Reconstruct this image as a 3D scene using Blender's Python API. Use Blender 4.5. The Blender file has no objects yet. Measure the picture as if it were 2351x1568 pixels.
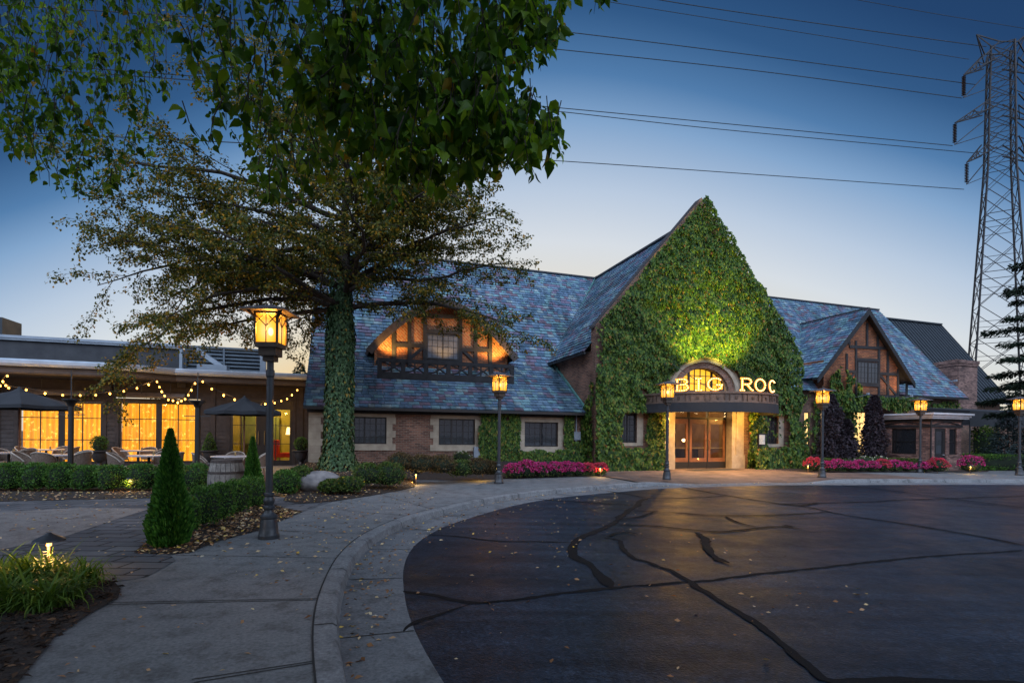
import bpy, bmesh, math, random
import numpy as np
from mathutils import Vector, Matrix, noise
from math import sin, cos, pi, radians, sqrt, atan2
random.seed(7); RNG = np.random.default_rng(7)
sc = bpy.context.scene
COL = sc.collection

# ------------------------------------------------------------------ camera, sky, light, exposure
EYE = 1.45; FPX = 1188.0; PCX, PCY = 1175.5, 997.8; ROLL = 0.0097
cam_data = bpy.data.cameras.new('camera'); cam = bpy.data.objects.new('camera', cam_data); COL.objects.link(cam)
cam_data.sensor_width = 36.0; cam_data.lens = 36.0 * FPX / 2351.0
cam_data.shift_y = (PCY - 784.0) / 2351.0
cam_data.clip_start = 0.05; cam_data.clip_end = 3000
cam.matrix_world = Matrix.Translation((0, 0, EYE)) @ Matrix.Rotation(pi / 2, 4, 'X') @ Matrix.Rotation(ROLL, 4, 'Z')
sc.camera = cam

SUN_EL, SUN_ROT = radians(0.3), radians(2.0)
world = bpy.data.worlds.new('World'); sc.world = world; world.use_nodes = True
wn = world.node_tree.nodes; wl = world.node_tree.links
bg = wn['Background']
sky = wn.new('ShaderNodeTexSky'); sky.sky_type = 'NISHITA'; sky.sun_disc = False
sky.sun_elevation = SUN_EL; sky.sun_rotation = SUN_ROT
sky.altitude = 200; sky.air_density = 1.0; sky.dust_density = 0.6; sky.ozone_density = 2.0
wl.new(sky.outputs[0], bg.inputs['Color']); bg.inputs['Strength'].default_value = 0.05
# dusk gradient of the clear sky: pale and warm where the sun went down, deep blue higher up and to the sides
def wmath(op, a, b=None, clamp=False):
    n = wn.new('ShaderNodeMath'); n.operation = op; n.use_clamp = clamp
    for i, v in enumerate((a, b)):
        if v is None: continue
        if isinstance(v, (int, float)): n.inputs[i].default_value = v
        else: wl.new(v, n.inputs[i])
    return n.outputs[0]
def srgb(r, g, b):
    f = lambda c: (c / 255 / 12.92) if c / 255 <= .04045 else ((c / 255 + .055) / 1.055) ** 2.4
    return (f(r), f(g), f(b), 1)
def ramp_node(nodes, stops, interp='LINEAR'):
    r = nodes.new('ShaderNodeValToRGB'); e = r.color_ramp.elements; r.color_ramp.interpolation = interp
    e[0].position, e[0].color = stops[0][0], stops[0][1]
    e[1].position, e[1].color = stops[-1][0], stops[-1][1]
    for p, c in stops[1:-1]: e.new(p).color = c
    return r
wtc = wn.new('ShaderNodeTexCoord'); wsx = wn.new('ShaderNodeSeparateXYZ'); wl.new(wtc.outputs['Generated'], wsx.inputs[0])
toward = wmath('ADD', wmath('MULTIPLY', wsx.outputs[0], sin(SUN_ROT)), wmath('MULTIPLY', wsx.outputs[1], cos(SUN_ROT)))
horiz = wmath('SQRT', wmath('SUBTRACT', 1.0, wmath('MULTIPLY', wsx.outputs[2], wsx.outputs[2]), True))
cosaz = wmath('DIVIDE', toward, wmath('MAXIMUM', horiz, .05))
tt = wmath('ADD', wmath('MAXIMUM', wsx.outputs[2], 0.0), wmath('MULTIPLY', wmath('SUBTRACT', 1.0, cosaz), 0.92))
front = ramp_node(wn, [(0.0, srgb(240, 178, 92)), (.14, srgb(238, 196, 130)), (.22, srgb(226, 209, 176)), (.29, srgb(217, 215, 207)), (.35, srgb(210, 216, 222)), (.43, srgb(181, 197, 217)),
                       (.52, srgb(126, 160, 198)), (.575, srgb(74, 118, 165)), (.64, srgb(38, 80, 126)), (.72, srgb(18, 56, 100)), (1.0, srgb(10, 36, 74))])
wl.new(tt, front.inputs[0])
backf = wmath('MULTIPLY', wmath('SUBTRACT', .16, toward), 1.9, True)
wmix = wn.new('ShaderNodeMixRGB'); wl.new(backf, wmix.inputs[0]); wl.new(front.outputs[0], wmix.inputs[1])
upr = ramp_node(wn, [(.03, (.20, .23, .30, 1)), (.22, (.72, .86, 1.15, 1)), (.50, (2.3, 2.75, 3.6, 1)), (.78, (2.3, 2.8, 3.7, 1)), (1.0, (.7, .9, 1.3, 1))]); wl.new(wsx.outputs[2], upr.inputs[0]); wl.new(upr.outputs[0], wmix.inputs[2])  # made-up bright sky band behind the camera, added as soft fill light
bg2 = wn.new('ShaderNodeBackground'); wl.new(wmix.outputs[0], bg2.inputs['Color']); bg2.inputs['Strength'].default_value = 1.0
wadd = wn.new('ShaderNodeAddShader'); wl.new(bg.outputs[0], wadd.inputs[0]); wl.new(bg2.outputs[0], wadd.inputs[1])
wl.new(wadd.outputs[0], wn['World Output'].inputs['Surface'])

sc.view_settings.view_transform = 'Standard'; sc.view_settings.look = 'None'
sc.view_settings.exposure = 0.0; sc.view_settings.gamma = 1.0; sc.view_settings.use_curve_mapping = False
sc.cycles.use_denoising = True
sc.cycles.max_bounces = 6; sc.cycles.diffuse_bounces = 3; sc.cycles.glossy_bounces = 3; sc.cycles.transparent_max_bounces = 8
sc.cycles.sample_clamp_indirect = 4.0; sc.cycles.caustics_reflective = False; sc.cycles.caustics_refractive = False
# ------------------------------------------------------------------ placing: photo pixel <-> place
TH = radians(18.4); CS, SN = cos(TH), sin(TH); C0 = (3.44, 21.5)      # building corner and heading
def ray(px, py):
    dx, dy = px - PCX, PCY - py; c, s = cos(ROLL), sin(ROLL)
    return (dx * c - dy * s) / FPX, (dy * c + dx * s) / FPX
def at(px, py, Y):
    x, z = ray(px, py); return Vector((x * Y, Y, EYE + z * Y))
def gp(px, py, z=0.0):
    x, zz = ray(px, py); Y = (z - EYE) / zz; return Vector((x * Y, Y, z))
def ab(X, Y):
    dx, dy = X - C0[0], Y - C0[1]; return dx * CS + dy * SN, -dx * SN + dy * CS
def P(a, b, z=0.0): return Vector((C0[0] + a * CS - b * SN, C0[1] + a * SN + b * CS, z))
def hit(px, py, b):
    x, z = ray(px, py); Y = (b - SN * C0[0] + CS * C0[1]) / (-SN * x + CS)
    return ab(x * Y, Y)[0], EYE + z * Y

# ------------------------------------------------------------------ mesh helpers
class MB:
    def __init__(s): s.v = []; s.f = []; s.m = []; s.mi = 0
    def add(s, vs, fs):
        o = len(s.v); s.v += [tuple(v) for v in vs]
        s.f += [tuple(i + o for i in f) for f in fs]; s.m += [s.mi] * len(fs); return s
    def poly(s, pts): return s.add(pts, [tuple(range(len(pts)))])
    def box(s, x0, x1, y0, y1, z0, z1):
        return s.add([(x0,y0,z0),(x1,y0,z0),(x1,y1,z0),(x0,y1,z0),(x0,y0,z1),(x1,y0,z1),(x1,y1,z1),(x0,y1,z1)],
                     [(0,3,2,1),(4,5,6,7),(0,1,5,4),(1,2,6,5),(2,3,7,6),(3,0,4,7)])
    def bar(s, p, q, w, h, up=(0, 0, 1)):
        p, q = Vector(p), Vector(q); d = (q - p).normalized(); up = Vector(up)
        if abs(d.dot(up)) > .95: up = Vector((0, 1, 0))
        x = d.cross(up).normalized() * w / 2; y = x.normalized().cross(d) * h / 2
        return s.add([p-x-y,p+x-y,p+x+y,p-x+y,q-x-y,q+x-y,q+x+y,q-x+y],[(0,3,2,1),(4,5,6,7),(0,1,5,4),(1,2,6,5),(2,3,7,6),(3,0,4,7)])
    def tube(s, pts, rad, n=8, cap=True):
        pts = [Vector(p) for p in pts]; k = len(pts)
        if not hasattr(rad, '__len__'): rad = [rad] * k
        vs = []; fs = []; prev = None
        for i, p in enumerate(pts):
            d = (pts[min(i + 1, k - 1)] - pts[max(i - 1, 0)])
            d = d.normalized() if d.length > 1e-9 else Vector((0, 0, 1))
            if prev is None: x = d.orthogonal().normalized()
            else:
                x = prev - d * prev.dot(d); x = x.normalized() if x.length > 1e-6 else d.orthogonal().normalized()
            prev = x; y = d.cross(x)
            for j in range(n):
                t = 2 * pi * j / n; vs.append(p + (x * cos(t) + y * sin(t)) * rad[i])
        for i in range(k - 1):
            for j in range(n): fs.append((i*n+j, i*n+(j+1)%n, (i+1)*n+(j+1)%n, (i+1)*n+j))
        if cap: fs += [tuple(range(n - 1, -1, -1)), tuple((k-1)*n + j for j in range(n))]
        return s.add(vs, fs)
    def lathe(s, prof, n=16, c=(0, 0, 0), sq=False, ph=0.0):
        vs = []; fs = []; k = len(prof)
        for r, z in prof:
            for j in range(n):
                t = 2 * pi * j / n + ph; vs.append((c[0] + r * cos(t), c[1] + r * sin(t), c[2] + z))
        for i in range(k - 1):
            for j in range(n): fs.append((i*n+j, i*n+(j+1)%n, (i+1)*n+(j+1)%n, (i+1)*n+j))
        fs += [tuple(range(n - 1, -1, -1)), tuple((k-1)*n + j for j in range(n))]
        return s.add(vs, fs)
    def prism(s, pts, z0, z1):
        n = len(pts); vs = [(p[0], p[1], z0) for p in pts] + [(p[0], p[1], z1) for p in pts]
        fs = [tuple(range(n - 1, -1, -1)), tuple(range(n, 2 * n))] + [(i, (i+1) % n, n + (i+1) % n, n + i) for i in range(n)]
        return s.add(vs, fs)
    def slab(s, pts, y0, y1):      # outline in (x, z) pushed along y
        n = len(pts); vs = [(p[0], y0, p[1]) for p in pts] + [(p[0], y1, p[1]) for p in pts]
        fs = [tuple(range(n)), tuple(range(2*n - 1, n - 1, -1))] + [((i+1) % n, i, n + i, n + (i+1) % n) for i in range(n)]
        return s.add(vs, fs)
    def ball(s, c, r, n=8, m=6, sz=(1, 1, 1)):
        prof = [(max(r * sin(pi * i / m), 1e-4), -r * cos(pi * i / m)) for i in range(m + 1)]
        o = len(s.v); s.lathe(prof, n)
        for i in range(o, len(s.v)):
            v = s.v[i]; s.v[i] = (c[0] + v[0]*sz[0], c[1] + v[1]*sz[1], c[2] + v[2]*sz[2])
        return s
    def build(s, name, mats, parent=None, smooth=False):
        me = bpy.data.meshes.new(name); me.from_pydata(s.v, [], s.f)
        if not isinstance(mats, (list, tuple)): mats = [mats]
        for m in mats: me.materials.append(m)
        if len(mats) > 1: me.polygons.foreach_set('material_index', s.m)
        if smooth:
            try: me.shade_smooth(); me.set_sharp_from_angle(angle=radians(38))
            except Exception: pass
        me.update()
        return link(name, me, parent)
def link(name, data, parent=None):
    o = bpy.data.objects.new(name, data); COL.objects.link(o)
    if parent is not None: o.parent = parent
    return o
def tag(o, label=None, cat=None, group=None, kind=None):
    for k, v in (('label', label), ('category', cat), ('group', group), ('kind', kind)):
        if v: o[k] = v
    return o
def empty(name, loc, label, cat, group=None, rz=0.0):
    o = bpy.data.objects.new(name, None); COL.objects.link(o); o.location = loc; o.rotation_euler = (0, 0, rz)
    o.empty_display_size = .1
    return tag(o, label, cat, group)
def kids(o): return list(KID.get(o.name, [])) or [c for c in o.children]
KID = {}
def copy_tree(o, loc=None, rz=None, label=None, group=None, parent=None, scale=None):
    c = o.copy(); COL.objects.link(c)
    if parent is not None: c.parent = parent
    if loc is not None: c.location = loc
    if rz is not None: c.rotation_euler = (0, 0, rz)
    if scale is not None: c.scale = (scale,) * 3
    if label: c['label'] = label
    if group: c['group'] = group
    for ch in list(o.children): copy_tree(ch, parent=c)
    return c
ORD = ['first', 'second', 'third', 'fourth', 'fifth', 'sixth', 'seventh', 'eighth', 'ninth', 'tenth', 'eleventh', 'twelfth', 'thirteenth', 'fourteenth', 'fifteenth']

# leaves: many small folded blades in ONE mesh (numpy)
T_SMALL = (np.array([[0,0,0],[.5,.42,.06],[1,0,-.06],[.5,-.42,.06]], float), [(0,1,2,3)])
T_BIG = (np.array([[0,0,0],[.14,.38,.10],[.45,.46,.13],[.78,.22,.03],[1.10,0,-.20],[.78,-.2,.01],[.45,-.44,.12],[.16,-.40,.08],[.3,0,-.03],[.65,0,-.05]], float),
         [(0,8,2,1),(8,9,3,2),(9,4,3),(0,7,6,8),(8,6,5,9),(9,5,4)])
T_BLADE = (np.array([[0,-.5,0],[0,.5,0],[.4,.42,.1],[.4,-.42,.1],[.75,.28,.02],[.75,-.28,.02],[1,0,-.25]], float), [(0,3,2,1),(3,5,4,2),(5,6,4)])
def nrm(a): return a / np.maximum(np.linalg.norm(a, axis=1, keepdims=True), 1e-9)
def leaves(name, Pn, D, N, L, W, mats, parent=None, tpl=T_SMALL, extra=None, data_only=False):
    Pn = np.asarray(Pn, float); D = nrm(np.asarray(D, float)); N = np.asarray(N, float)
    S = nrm(np.cross(N, D)); N = np.cross(D, S); n = len(Pn)
    L = np.broadcast_to(np.asarray(L, float), (n,)); W = np.broadcast_to(np.asarray(W, float), (n,))
    t, fs = tpl; k = len(t)
    V = (Pn[:, None, :] + t[None, :, 0, None] * L[:, None, None] * D[:, None, :]
         + t[None, :, 1, None] * W[:, None, None] * S[:, None, :] + t[None, :, 2, None] * L[:, None, None] * N[:, None, :]).reshape(-1, 3)
    loops = np.concatenate([np.array(f) for f in fs]); cnt = np.array([len(f) for f in fs])
    LI = (np.arange(n)[:, None] * k + loops[None, :]).reshape(-1); CT = np.tile(cnt, n)
    MI = np.zeros(len(CT), int)
    if extra is not None and extra.f:
        o = len(V); V = np.concatenate([V, np.array(extra.v, float)])
        LI = np.concatenate([LI, np.concatenate([np.array(f) + o for f in extra.f])])
        CT = np.concatenate([CT, np.array([len(f) for f in extra.f])]); MI = np.concatenate([MI, np.array(extra.m) + 1])
    me = bpy.data.meshes.new(name)
    me.vertices.add(len(V)); me.vertices.foreach_set('co', V.astype(np.float32).ravel())
    me.loops.add(len(LI)); me.loops.foreach_set('vertex_index', LI.astype(np.int32))
    ST = np.concatenate([[0], np.cumsum(CT)[:-1]])
    me.polygons.add(len(CT)); me.polygons.foreach_set('loop_start', ST.astype(np.int32))
    for m in (mats if isinstance(mats, (list, tuple)) else [mats]): me.materials.append(m)
    me.polygons.foreach_set('material_index', MI.astype(np.int32))
    me.update(calc_edges=True)
    if data_only: return me
    return link(name, me, parent)
def rvec(n): return nrm(RNG.normal(size=(n, 3)))
def nz(p, s=1.0, o=0.0): return noise.noise(Vector((p[0]*s + o, p[1]*s + o*1.7, p[2]*s - o)))

# ------------------------------------------------------------------ materials
def mnode(name):
    m = bpy.data.materials.new(name); m.use_nodes = True
    return m, m.node_tree.nodes, m.node_tree.links, m.node_tree.nodes['Principled BSDF']
def mix_rgb(nodes, links, fac, a, b, mode='MIX'):
    n = nodes.new('ShaderNodeMixRGB'); n.blend_type = mode
    for i, v in enumerate((fac, a, b)):
        if isinstance(v, (int, float)): n.inputs[i].default_value = v
        elif isinstance(v, tuple): n.inputs[i].default_value = v if len(v) == 4 else v + (1,)
        else: links.new(v, n.inputs[i])
    return n.outputs[0]
def noise_node(nodes, links, scale, detail=4, vec=None, rough=.55):
    n = nodes.new('ShaderNodeTexNoise'); n.inputs['Scale'].default_value = scale; n.inputs['Detail'].default_value = detail
    n.inputs['Roughness'].default_value = rough
    if vec is not None: links.new(vec, n.inputs['Vector'])
    return n
def plain(name, c1, c2=None, scale=6, rough=.7, metal=0.0, bump=.15, bscale=None, r2=None, coat=0.0, lo=.35, hi=.65):
    m, N, L, b = mnode(name); tc = N.new('ShaderNodeTexCoord'); c2 = c2 or tuple(x * .72 for x in c1)
    n = noise_node(N, L, scale, 6, tc.outputs['Object'])
    r = ramp_node(N, [(lo, c1 + (1,)), (hi, c2 + (1,))]); L.new(n.outputs[0], r.inputs[0]); L.new(r.outputs[0], b.inputs['Base Color'])
    rr = ramp_node(N, [(.3, (rough,)*3 + (1,)), (.7, ((r2 if r2 is not None else min(1, rough + .12)),)*3 + (1,))])
    L.new(n.outputs[0], rr.inputs[0]); L.new(rr.outputs[0], b.inputs['Roughness'])
    b.inputs['Metallic'].default_value = metal; b.inputs['Coat Weight'].default_value = coat
    if bump:
        n2 = noise_node(N, L, bscale or scale * 9, 5, tc.outputs['Object']); bp = N.new('ShaderNodeBump')
        bp.inputs['Strength'].default_value = bump; bp.inputs['Distance'].default_value = .02
        L.new(n2.outputs[0], bp.inputs['Height']); L.new(bp.outputs[0], b.inputs['Normal'])
    return m
def island(name, stops, rough=.7, transl=0.0, tcol=None, bump=0, spec=.16, interp='LINEAR', nscale=0):
    """colour picked per separate piece (leaf, slate, chip)"""
    m, N, L, b = mnode(name); g = N.new('ShaderNodeNewGeometry')
    r = ramp_node(N, [(p, c + (1,)) for p, c in stops], interp); L.new(g.outputs['Random Per Island'], r.inputs[0])
    col = r.outputs[0]
    if nscale:
        tc = N.new('ShaderNodeTexCoord'); n = noise_node(N, L, nscale, 5, tc.outputs['Object'])
        r2 = ramp_node(N, [(.3, (.55, .55, .55, 1)), (.7, (1.3, 1.3, 1.3, 1))]); L.new(n.outputs[0], r2.inputs[0])
        col = mix_rgb(N, L, 1.0, col, r2.outputs[0], 'MULTIPLY')
        mp = N.new('ShaderNodeMapping'); mp.inputs['Scale'].default_value = (1.6, .28, .28); L.new(tc.outputs['Object'], mp.inputs[0]); ns = noise_node(N, L, .9, 6, mp.outputs[0], .65)
        r3 = ramp_node(N, [(.34, (.50, .54, .50, 1)), (.52, (1, 1, 1, 1)), (.70, (1.22, 1.18, 1.14, 1))]); L.new(ns.outputs[0], r3.inputs[0]); col = mix_rgb(N, L, 1.0, col, r3.outputs[0], 'MULTIPLY')
        bp = N.new('ShaderNodeBump'); bp.inputs['Strength'].default_value = .4; bp.inputs['Distance'].default_value = .01
        n2 = noise_node(N, L, nscale * 8, 4, tc.outputs['Object']); L.new(n2.outputs[0], bp.inputs['Height']); L.new(bp.outputs[0], b.inputs['Normal'])
    L.new(col, b.inputs['Base Color']); b.inputs['Roughness'].default_value = rough; b.inputs['Specular IOR Level'].default_value = spec
    if transl:
        t = N.new('ShaderNodeBsdfTranslucent'); L.new(mix_rgb(N, L, 1.0, col, tcol or (1.3, 1.35, .6), 'MULTIPLY'), t.inputs[0])
        mx = N.new('ShaderNodeMixShader'); mx.inputs[0].default_value = transl
        L.new(b.outputs[0], mx.inputs[1]); L.new(t.outputs[0], mx.inputs[2]); L.new(mx.outputs[0], N['Material Output'].inputs['Surface'])
    return m
def emit(name, col, strength, sampled=False):
    m, N, L, b = mnode(name); b.inputs['Base Color'].default_value = tuple(c * .5 for c in col) + (1,)
    b.inputs['Emission Color'].default_value = col + (1,); b.inputs['Emission Strength'].default_value = strength
    if not sampled: m.cycles.emission_sampling = 'NONE'
    return m
def brick(name, c1, c2, mortar, bw=.21, bh=.068, mort=.009, axis='xz', tint=None, diag=False):
    m, N, L, b = mnode(name); tc = N.new('ShaderNodeTexCoord'); s = N.new('ShaderNodeSeparateXYZ'); L.new(tc.outputs['Object'], s.inputs[0])
    ad = N.new('ShaderNodeMath'); ad.operation = 'ADD'; L.new(s.outputs[0], ad.inputs[0]); L.new(s.outputs[1], ad.inputs[1])
    cb = N.new('ShaderNodeCombineXYZ'); L.new(ad.outputs[0], cb.inputs[0]); L.new(s.outputs[2], cb.inputs[1])
    if axis == 'xy': L.new(s.outputs[0], cb.inputs[0]); L.new(s.outputs[1], cb.inputs[1])
    vec = cb.outputs[0]
    if diag:
        mp = N.new('ShaderNodeMapping'); mp.inputs['Rotation'].default_value = (0, 0, radians(45)); L.new(vec, mp.inputs[0]); vec = mp.outputs[0]
    t = N.new('ShaderNodeTexBrick'); L.new(vec, t.inputs['Vector']); t.inputs['Scale'].default_value = 1.0
    t.inputs['Brick Width'].default_value = bw; t.inputs['Row Height'].default_value = bh; t.inputs['Mortar Size'].default_value = mort
    t.inputs['Mortar Smooth'].default_value = .3; t.inputs['Bias'].default_value = 0.0
    t.inputs['Color1'].default_value = c1 + (1,); t.inputs['Color2'].default_value = c2 + (1,); t.inputs['Mortar'].default_value = mortar + (1,)
    n = noise_node(N, L, 1.3, 6, tc.outputs['Object']); r = ramp_node(N, [(.3, (.6, .6, .6, 1)), (.7, (1.3, 1.25, 1.2, 1))]); L.new(n.outputs[0], r.inputs[0])
    L.new(mix_rgb(N, L, 1.0, t.outputs['Color'], r.outputs[0], 'MULTIPLY'), b.inputs['Base Color'])
    b.inputs['Roughness'].default_value = .85; b.inputs['Specular IOR Level'].default_value = .25
    bp = N.new('ShaderNodeBump'); bp.inputs['Strength'].default_value = .6; bp.inputs['Distance'].default_value = .012
    n2 = noise_node(N, L, 40, 4, tc.outputs['Object']); h = mix_rgb(N, L, .25, t.outputs['Fac'], n2.outputs[0]); 
    iv = N.new('ShaderNodeInvert'); L.new(h, iv.inputs[1]); L.new(iv.outputs[0], bp.inputs['Height']); L.new(bp.outputs[0], b.inputs['Normal'])
    return m
def glass(name, tint=(.02, .022, .026), rough=.03):
    m, N, L, b = mnode(name); tc = N.new('ShaderNodeTexCoord'); n = noise_node(N, L, 1.1, 2, tc.outputs['Object'])
    b.inputs['Base Color'].default_value = tint + (1,); b.inputs['Roughness'].default_value = rough; b.inputs['IOR'].default_value = 2.0
    bp = N.new('ShaderNodeBump'); bp.inputs['Strength'].default_value = .06; bp.inputs['Distance'].default_value = .05
    L.new(n.outputs[0], bp.inputs['Height']); L.new(bp.outputs[0], b.inputs['Normal'])
    return m
def clear(name):
    m, N, L, b = mnode(name); t = N.new('ShaderNodeBsdfTransparent'); g = N.new('ShaderNodeBsdfGlossy'); g.inputs['Roughness'].default_value = .03
    fr = N.new('ShaderNodeFresnel'); fr.inputs[0].default_value = 1.35; mx = N.new('ShaderNodeMixShader')
    L.new(fr.outputs[0], mx.inputs[0]); L.new(t.outputs[0], mx.inputs[1]); L.new(g.outputs[0], mx.inputs[2]); L.new(mx.outputs[0], N['Material Output'].inputs['Surface'])
    return m
M = {}
M['slate'] = island('slate', [(0, (.085, .15, .22)), (.22, (.14, .22, .30)), (.4, (.15, .27, .31)), (.55, (.10, .165, .25)), (.72, (.17, .15, .22)), (.84, (.15, .11, .145)), (.91, (.22, .29, .31)), (1, (.10, .13, .17))], rough=.52, nscale=5, interp='CONSTANT', spec=.5)
M['slate_base'] = plain('slate_base', (.05, .055, .065), rough=.9)
M['brick'] = brick('brick', (.26, .125, .085), (.10, .05, .04), (.22, .18, .145), mort=.012)
M['brick_warm'] = brick('brick_warm', (.40, .15, .065), (.22, .075, .04), (.10, .07, .05), bw=.26, bh=.09, mort=.018)
M['herring'] = brick('herring', (.40, .15, .065), (.24, .08, .04), (.34, .24, .15), diag=True, bw=.3, bh=.1, mort=.02)
M['brick_pink'] = brick('brick_pink', (.34, .20, .165), (.12, .065, .058), (.10, .09, .085), bw=.22, bh=.075, mort=.012)
M['stone'] = plain('stone', (.42, .36, .27), (.30, .25, .19), scale=3, rough=.85, bump=.3)
M['timber'] = plain('timber', (.018, .018, .020), (.011, .011, .013), scale=4, rough=.7, bump=.3)
M['iron'] = plain('iron', (.030, .034, .040), (.02, .022, .026), scale=5, rough=.42, bump=.1, coat=.2)
M['bronze'] = plain('bronze', (.09, .06, .042), (.05, .036, .028), scale=7, rough=.5, bump=.1, metal=.3)
M['lamp_roof'] = plain('lamp_roof', (.17, .15, .15), (.10, .09, .095), scale=7, rough=.45, metal=.4, bump=.1)
M['glass'] = glass('dark_glass'); M['clear'] = clear('clear_glass')
M['copper'] = plain('copper_verdigris', (.09, .24, .22), (.06, .15, .15), scale=5, rough=.6)
M['white_metal'] = plain('white_metal', (.55, .57, .60), (.45, .47, .5), scale=3, rough=.4, bump=.05)
M['siding'] = plain('dark_siding', (.040, .032, .030), (.028, .023, .022), scale=5, rough=.6, bump=.25)
M['fascia'] = plain('fascia', (.050, .042, .040), (.034, .029, .028), scale=3, rough=.55)
M['gutter_blue'] = plain('gutter_metal', (.33, .38, .43), (.25, .29, .34), scale=2, rough=.35, metal=.3, bump=.05)
M['black_frame'] = plain('black_frame', (.014, .013, .013), rough=.4, bump=.05)
M['wood_door'] = plain('wood_door', (.20, .085, .035), (.13, .05, .02), scale=4, rough=.35, coat=.4, bump=.15)
M['brass'] = plain('brass', (.45, .33, .16), (.35, .24, .1), rough=.3, metal=.9, bump=.05)
M['canvas'] = plain('black_canvas', (.016, .018, .022), (.026, .028, .033), scale=3, rough=.8)
M['canopy_wood'] = plain('canopy_wood', (.15, .105, .08), (.085, .06, .048), scale=5, rough=.6, bump=.3)
M['metal_roof'] = plain('metal_roof', (.035, .045, .055), (.028, .036, .044), scale=2, rough=.4, metal=.3, bump=.05)
M['steel'] = plain('lattice_steel', (.022, .018, .019), (.014, .012, .013), scale=2, rough=.6, bump=0)
M['wire'] = plain('wire', (.02, .022, .025), rough=.6, bump=0)
M['bark'] = plain('bark', (.06, .045, .034), (.028, .022, .018), scale=9, rough=.9, bump=.8, bscale=24)
M['leaf_ivy'] = island('ivy_leaf', [(0, (.010, .028, .007)), (.3, (.027, .068, .012)), (.55, (.056, .115, .019)), (.75, (.10, .165, .025)), (.92, (.16, .20, .03)), (.975, (.18, .14, .03)), (1, (.26, .10, .03))], rough=.5, transl=.22)
M['leaf_trunkivy'] = island('trunk_ivy_leaf', [(0, (.03, .065, .028)), (.5, (.055, .105, .045)), (.9, (.10, .16, .065)), (.96, (.12, .15, .05)), (1, (.38, .22, .03))], rough=.42, transl=.12)
M['leaf_tree'] = island('tree_leaf', [(0, (.026, .042, .014)), (.35, (.055, .074, .018)), (.62, (.12, .125, .026)), (.80, (.23, .18, .034)), (.92, (.32, .18, .02)), (1, (.46, .22, .02))], rough=.5, transl=.3)
M['leaf_linden'] = island('linden_leaf', [(0, (.018, .05, .010)), (.35, (.055, .125, .015)), (.7, (.12, .225, .02)), (.95, (.20, .30, .026)), (.985, (.26, .24, .02)), (1, (.35, .18, .02))], rough=.36, transl=.48)
M['leaf_box'] = island('boxwood_leaf', [(0, (.024, .07, .015)), (.5, (.062, .155, .028)), (.9, (.12, .225, .034)), (.985, (.08, .13, .035)), (1, (.4, .28, .04))], rough=.45, transl=.15)
M['leaf_thuja'] = island('thuja_leaf', [(0, (.015, .05, .010)), (.4, (.04, .13, .02)), (.8, (.08, .21, .03)), (1, (.13, .28, .04))], rough=.55, transl=.15)
M['leaf_purple'] = island('purple_leaf', [(0, (.018, .014, .018)), (.6, (.032, .024, .03)), (1, (.055, .04, .05))], rough=.5, transl=.1)
M['leaf_dark'] = island('conifer_leaf', [(0, (.012, .022, .014)), (1, (.03, .048, .028))], rough=.6, transl=.05)
M['leaf_shrub'] = island('shrub_leaf', [(0, (.03, .07, .018)), (.5, (.07, .125, .026)), (.85, (.12, .15, .034)), (1, (.13, .09, .035))], rough=.55, transl=.2)
M['leaf_rust'] = island('rust_leaf', [(0, (.05, .035, .018)), (.5, (.09, .06, .03)), (1, (.13, .09, .03))], rough=.6, transl=.15)
M['grass_blade'] = island('daylily_blade', [(0, (.05, .10, .016)), (.6, (.09, .16, .022)), (1, (.16, .22, .03))], rough=.45, transl=.3)
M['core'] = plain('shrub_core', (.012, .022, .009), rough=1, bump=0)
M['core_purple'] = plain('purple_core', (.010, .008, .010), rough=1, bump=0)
M['flower_pink'] = island('pink_petal', [(0, (.26, .012, .08)), (.45, (.50, .03, .17)), (.8, (.70, .07, .30)), (1, (.8, .2, .45))], rough=.6, transl=.25, tcol=(1.2, .8, 1))
M['flower_red'] = island('red_petal', [(0, (.42, .02, .06)), (.5, (.62, .05, .10)), (1, (.75, .14, .2))], rough=.6, transl=.25, tcol=(1.2, .8, 1))
M['flower_white'] = island('white_petal', [(0, (.6, .55, .5)), (1, (.8, .78, .74))], rough=.6, transl=.2)
M['flower_yellow'] = island('yellow_petal', [(0, (.7, .45, .03)), (1, (.8, .6, .06))], rough=.6, transl=.2)
M['litter'] = island('fallen_leaf', [(0, (.14, .06, .025)), (.3, (.30, .15, .07)), (.6, (.46, .28, .15)), (.82, (.60, .45, .26)), (.93, (.65, .42, .05)), (1, (.62, .54, .42))], rough=.7, transl=.1)
M['chips'] = island('bark_chip', [(0, (.022, .014, .010)), (.5, (.05, .030, .020)), (.85, (.10, .055, .032)), (1, (.16, .09, .05))], rough=.9)
M['mulch'] = plain('mulch', (.035, .022, .015), (.015, .010, .008), scale=14, rough=.95, bump=1.0, bscale=40)
M['wicker'] = plain('wicker', (.20, .14, .10), (.12, .08, .06), scale=30, rough=.7, bump=.5)
M['wicker_rim'] = plain('wicker_rim', (.42, .36, .30), (.3, .25, .2), scale=12, rough=.6)
M['cane'] = plain('cane_frame', (.22, .09, .05), (.14, .055, .03), scale=10, rough=.5)
M['tabletop'] = plain('tabletop', (.52, .47, .46), (.42, .38, .37), scale=4, rough=.3, bump=.03)
M['barrel_wood'] = plain('barrel_wood', (.26, .23, .20), (.14, .125, .11), scale=6, rough=.85, bump=.5)
M['rust_iron'] = plain('rust_iron', (.055, .036, .028), (.03, .022, .02), scale=9, rough=.75)
M['boulder'] = plain('boulder', (.24, .22, .21), (.13, .12, .12), scale=5, rough=.9, bump=.6, bscale=18)
M['grey_box'] = plain('grey_box', (.26, .30, .34), (.2, .23, .27), rough=.5)
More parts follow.
